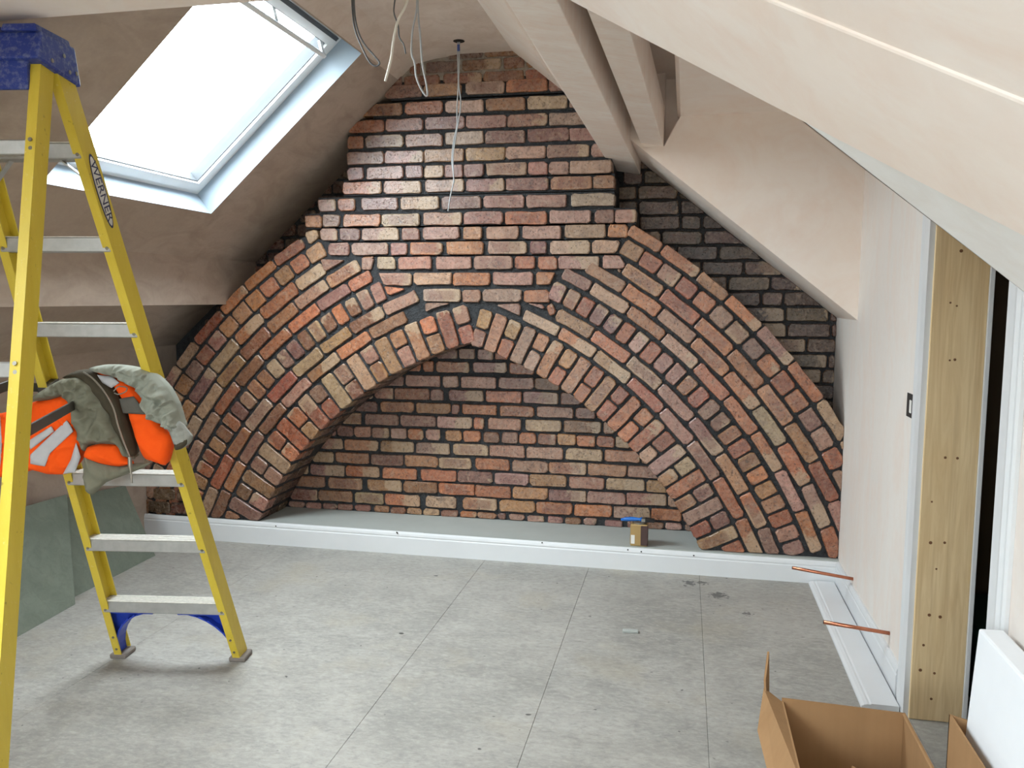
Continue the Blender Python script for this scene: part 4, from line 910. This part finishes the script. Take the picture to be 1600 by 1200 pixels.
bm = NB(); tube(bm, spline(zp, 6), .0032, 6); zi = obj('zip', bm, 'steel', jk)
bm = NB(); q = [on_plane(x, y, JP, LN) + LN*.066 - o0 for x, y in ((218, 708), (218.5, 722), (220, 734), (221, 748))]; tube(bm, q, [.0075, .0075, .003, .0036], 8); obj('zip_pull', bm, 'steel', zi)
bm = NB(); q = [on_plane(x, y, JP, LN) + LN*.060 - o0 for x, y in ((192, 608), (200, 601), (212, 603), (210, 609), (200, 613), (193, 611))]; tube(bm, spline(q, 5), .0022, 6); obj('ring_pull', bm, 'steel', jk)

# ------------------------------------------------------------------ plasterboard sheets leaning on the left wall
def leaning(name, quad_px, label, x_top, base_t=.0125):
    (bl, br, tr_, tl) = quad_px; P = [at(*bl, 2, 0), at(*br, 2, 0), at(*tr_, 0, x_top), at(*tl, 0, x_top)]
    n_ = (P[1]-P[0]).cross(P[3]-P[0]).normalized()
    if n_.x < 0: n_ = -n_
    bm = NB(); hexa(bm, [p - n_*base_t for p in P] + P); bev(bm, .002)
    return tag(obj(name, bm, 'mrboard'), label, 'board', 'green boards leaning at the left')
leaning('plasterboard_sheet', ((-60, 1045), (118, 944), (105, 772), (-120, 838)), 'front green plasterboard offcut leaning low against the left wall', -3.20)
leaning('plasterboard_sheet', ((60, 962), (243, 868), (196, 758), (60, 787)), 'rear green plasterboard offcut reaching toward the back corner', -3.26)

# ------------------------------------------------------------------ tin and brush on the ledge
p = at(985, 854, 2, ZL); tn = empty('paint_tin', 'small gold and brown tin standing on the grey ledge', 'tin', (p.x+.045, p.y+.05, ZL)); tn.scale = (1.28,)*3
bm = NB(); box(bm, (-.038, -.032, 0), (.038, .032, .098)); bev(bm, .006, 2); bd_ = obj('body', bm, 'gold_tin', tn)
bm = NB(); box(bm, (.006, -.0335, .004), (.0385, .0, .094)); bev(bm, .003); obj('label_panel', bm, 'brown_tin', tn)
bm = NB(); box(bm, (-.034, -.0335, .012), (-.018, -.031, .05)); obj('barcode_label', bm, 'paper', tn)
bm = NB(); tube(bm, [(0, 0, .096), (0, 0, .104)], .03, 16); obj('lid', bm, 'steel', tn)
br_ = empty('paint_brush', 'blue-handled paint brush lying across the tin', 'brush', (tn.location.x, tn.location.y-.02, ZL+.134)); br_.scale = (1.25,)*3
bm = NB(); tube(bm, [(-.082, 0, .006), (-.06, 0, .010), (-.03, 0, .012), (.0, 0, .012), (.012, 0, .012)], [.005, .009, .010, .007, .012], 8); obj('handle', bm, 'brush_blue', br_, True)
bm = NB(); box(bm, (.010, -.018, .005), (.026, .018, .019)); obj('ferrule', bm, 'steel', br_)
bm = NB(); hexa(bm, [(.026, -.018, .005), (.066, -.021, .006), (.066, .021, .006), (.026, .018, .005), (.026, -.018, .019), (.066, -.021, .014), (.066, .021, .014), (.026, .018, .019)]); obj('bristles', bm, 'bristle', br_)

# ------------------------------------------------------------------ boxes by the doorway
def sheet(bm, pts, t=.005):
    """thick cardboard sheet from a planar outline"""
    P = [Vector(p) for p in pts]; n_ = (P[1]-P[0]).cross(P[2]-P[1]).normalized()*t
    a = [bm.verts.new(p) for p in P]; b = [bm.verts.new(p+n_) for p in P]; bm.faces.new(a); bm.faces.new(b[::-1])
    for i in range(len(a)): bm.faces.new((a[i], b[i], b[(i+1) % len(a)], a[(i+1) % len(a)]))
ZB = .30
c1 = empty('cardboard_box', 'open empty cardboard box in the foreground with flaps up', 'box', (.49, 2.27, 0))
bx0, bx1, by0, by1 = -.175, .165, -.23, .20
bm = NB(); box(bm, (bx0, by0, .004), (bx1, by1, .010)); obj('base', bm, 'card', c1)
bm = NB(); sheet(bm, [(bx0, by1, 0), (bx1, by1, 0), (bx1, by1, ZB), (bx0, by1, ZB+.01)]); obj('side_panel', bm, 'card', c1)
bm = NB(); sheet(bm, [(bx0, by0, 0), (bx1, by0, 0), (bx1, by0, ZB), (bx0, by0, ZB)]); obj('side_panel', bm, 'card', c1)
bm = NB(); sheet(bm, [(bx0, by0, 0), (bx0, by1, 0), (bx0, by1, ZB), (bx0, by0, ZB)]); obj('side_panel', bm, 'card', c1)
bm = NB(); sheet(bm, [(bx1, by0, 0), (bx1, by1, 0), (bx1, by1, ZB), (bx1, by0, ZB)]); obj('side_panel', bm, 'card', c1)
bm = NB(); sheet(bm, [(bx0, by1-.01, ZB), (bx0, by0, ZB), (bx0-.045, by0, ZB-.12), (bx0-.075, by1-.08, ZB-.06), (bx0-.05, by1+.03, ZB+.02)]); obj('flap', bm, 'card', c1)
bm = NB(); sheet(bm, [(bx0-.045, by1+.0, ZB-.05), (bx0-.035, by1+.06, ZB-.02), (bx0-.042, by1+.045, ZB+.13), (bx0-.052, by1+.02, ZB+.05)], .006); obj('flap', bm, 'card', c1)
bm = NB(); sheet(bm, [(bx1, by0, ZB), (bx1, by1, ZB), (bx1+.030, by1-.06, ZB-.05), (bx1+.034, by0, ZB-.06)]); obj('flap', bm, 'card', c1)
bm = NB(); sheet(bm, [(bx0+.16, by0+.22, .06), (bx0+.30, by0+.10, .05), (bx0+.33, by0+.13, .20), (bx0+.17, by0+.25, .22)], .004); obj('torn_flap', bm, 'card', c1)
c2 = empty('cardboard_box', 'tall narrow cardboard carton holding the white box against the right wall', 'box', (.755, 1.95, 0))
cx0, cx1, cy0, cy1, cz = -.062, .062, -.25, .25, .44
bm = NB(); box(bm, (cx0, cy0, .004), (cx1, cy1, .010)); obj('base', bm, 'card', c2)
for q in ([(cx0, cy0, 0), (cx0, cy1, 0), (cx0, cy1, cz), (cx0, cy0, cz)], [(cx1, cy0, 0), (cx1, cy1, 0), (cx1, cy1, cz-.04), (cx1, cy0, cz-.04)], [(cx0, cy1, 0), (cx1, cy1, 0), (cx1, cy1, cz-.03), (cx0, cy1, cz)], [(cx0, cy0, 0), (cx1, cy0, 0), (cx1, cy0, cz), (cx0, cy0, cz)]):
    bm = NB(); sheet(bm, q); obj('side_panel', bm, 'card', c2)
bm = NB(); hexa(bm, [(.707, 1.71, .02), (.765, 1.71, .02), (.765, 2.185, .02), (.707, 2.185, .02), (.748, 1.71, .675), (.808, 1.71, .675), (.808, 2.2, .675), (.748, 2.2, .675)]); bev(bm, .006, 2)
tag(obj('white_box', bm, 'polystyrene'), 'flat white box standing upright in the narrow carton', 'box')
tb = empty('storage_tub', 'dark green lidded tub in the unlit store', 'tub', (1.25, 3.3, 0))
bm = NB(); hexa(bm, [(-.16, -.18, 0), (.16, -.18, 0), (.16, .18, 0), (-.16, .18, 0), (-.19, -.21, .30), (.19, -.21, .30), (.19, .21, .30), (-.19, .21, .30)]); bev(bm, .012, 2); obj('body', bm, 'green_tub', tb)
bm = NB(); box(bm, (-.2, -.22, .295), (.2, .22, .325)); bev(bm, .01, 2); obj('lid', bm, 'green_tub', tb)
for x in (-.12, .1): bm = NB(); box(bm, (x, -.228, .25), (x+.03, -.205, .315)); bev(bm, .003); obj('clip', bm, 'paper', tb)

p = at(985, 988, 2, 0); oc = bmesh.new(); box(oc, (-.035, -.012, 0), (.035, .012, .012)); bev(oc, .002)
bmesh.ops.transform(oc, matrix=Matrix.Rotation(.12, 4, 'Z'), verts=oc.verts); o = tag(obj('board_offcut', oc, 'ledge'), 'small grey offcut lying alone in the middle of the floor', 'offcut'); o.location = (p.x, p.y, 0)
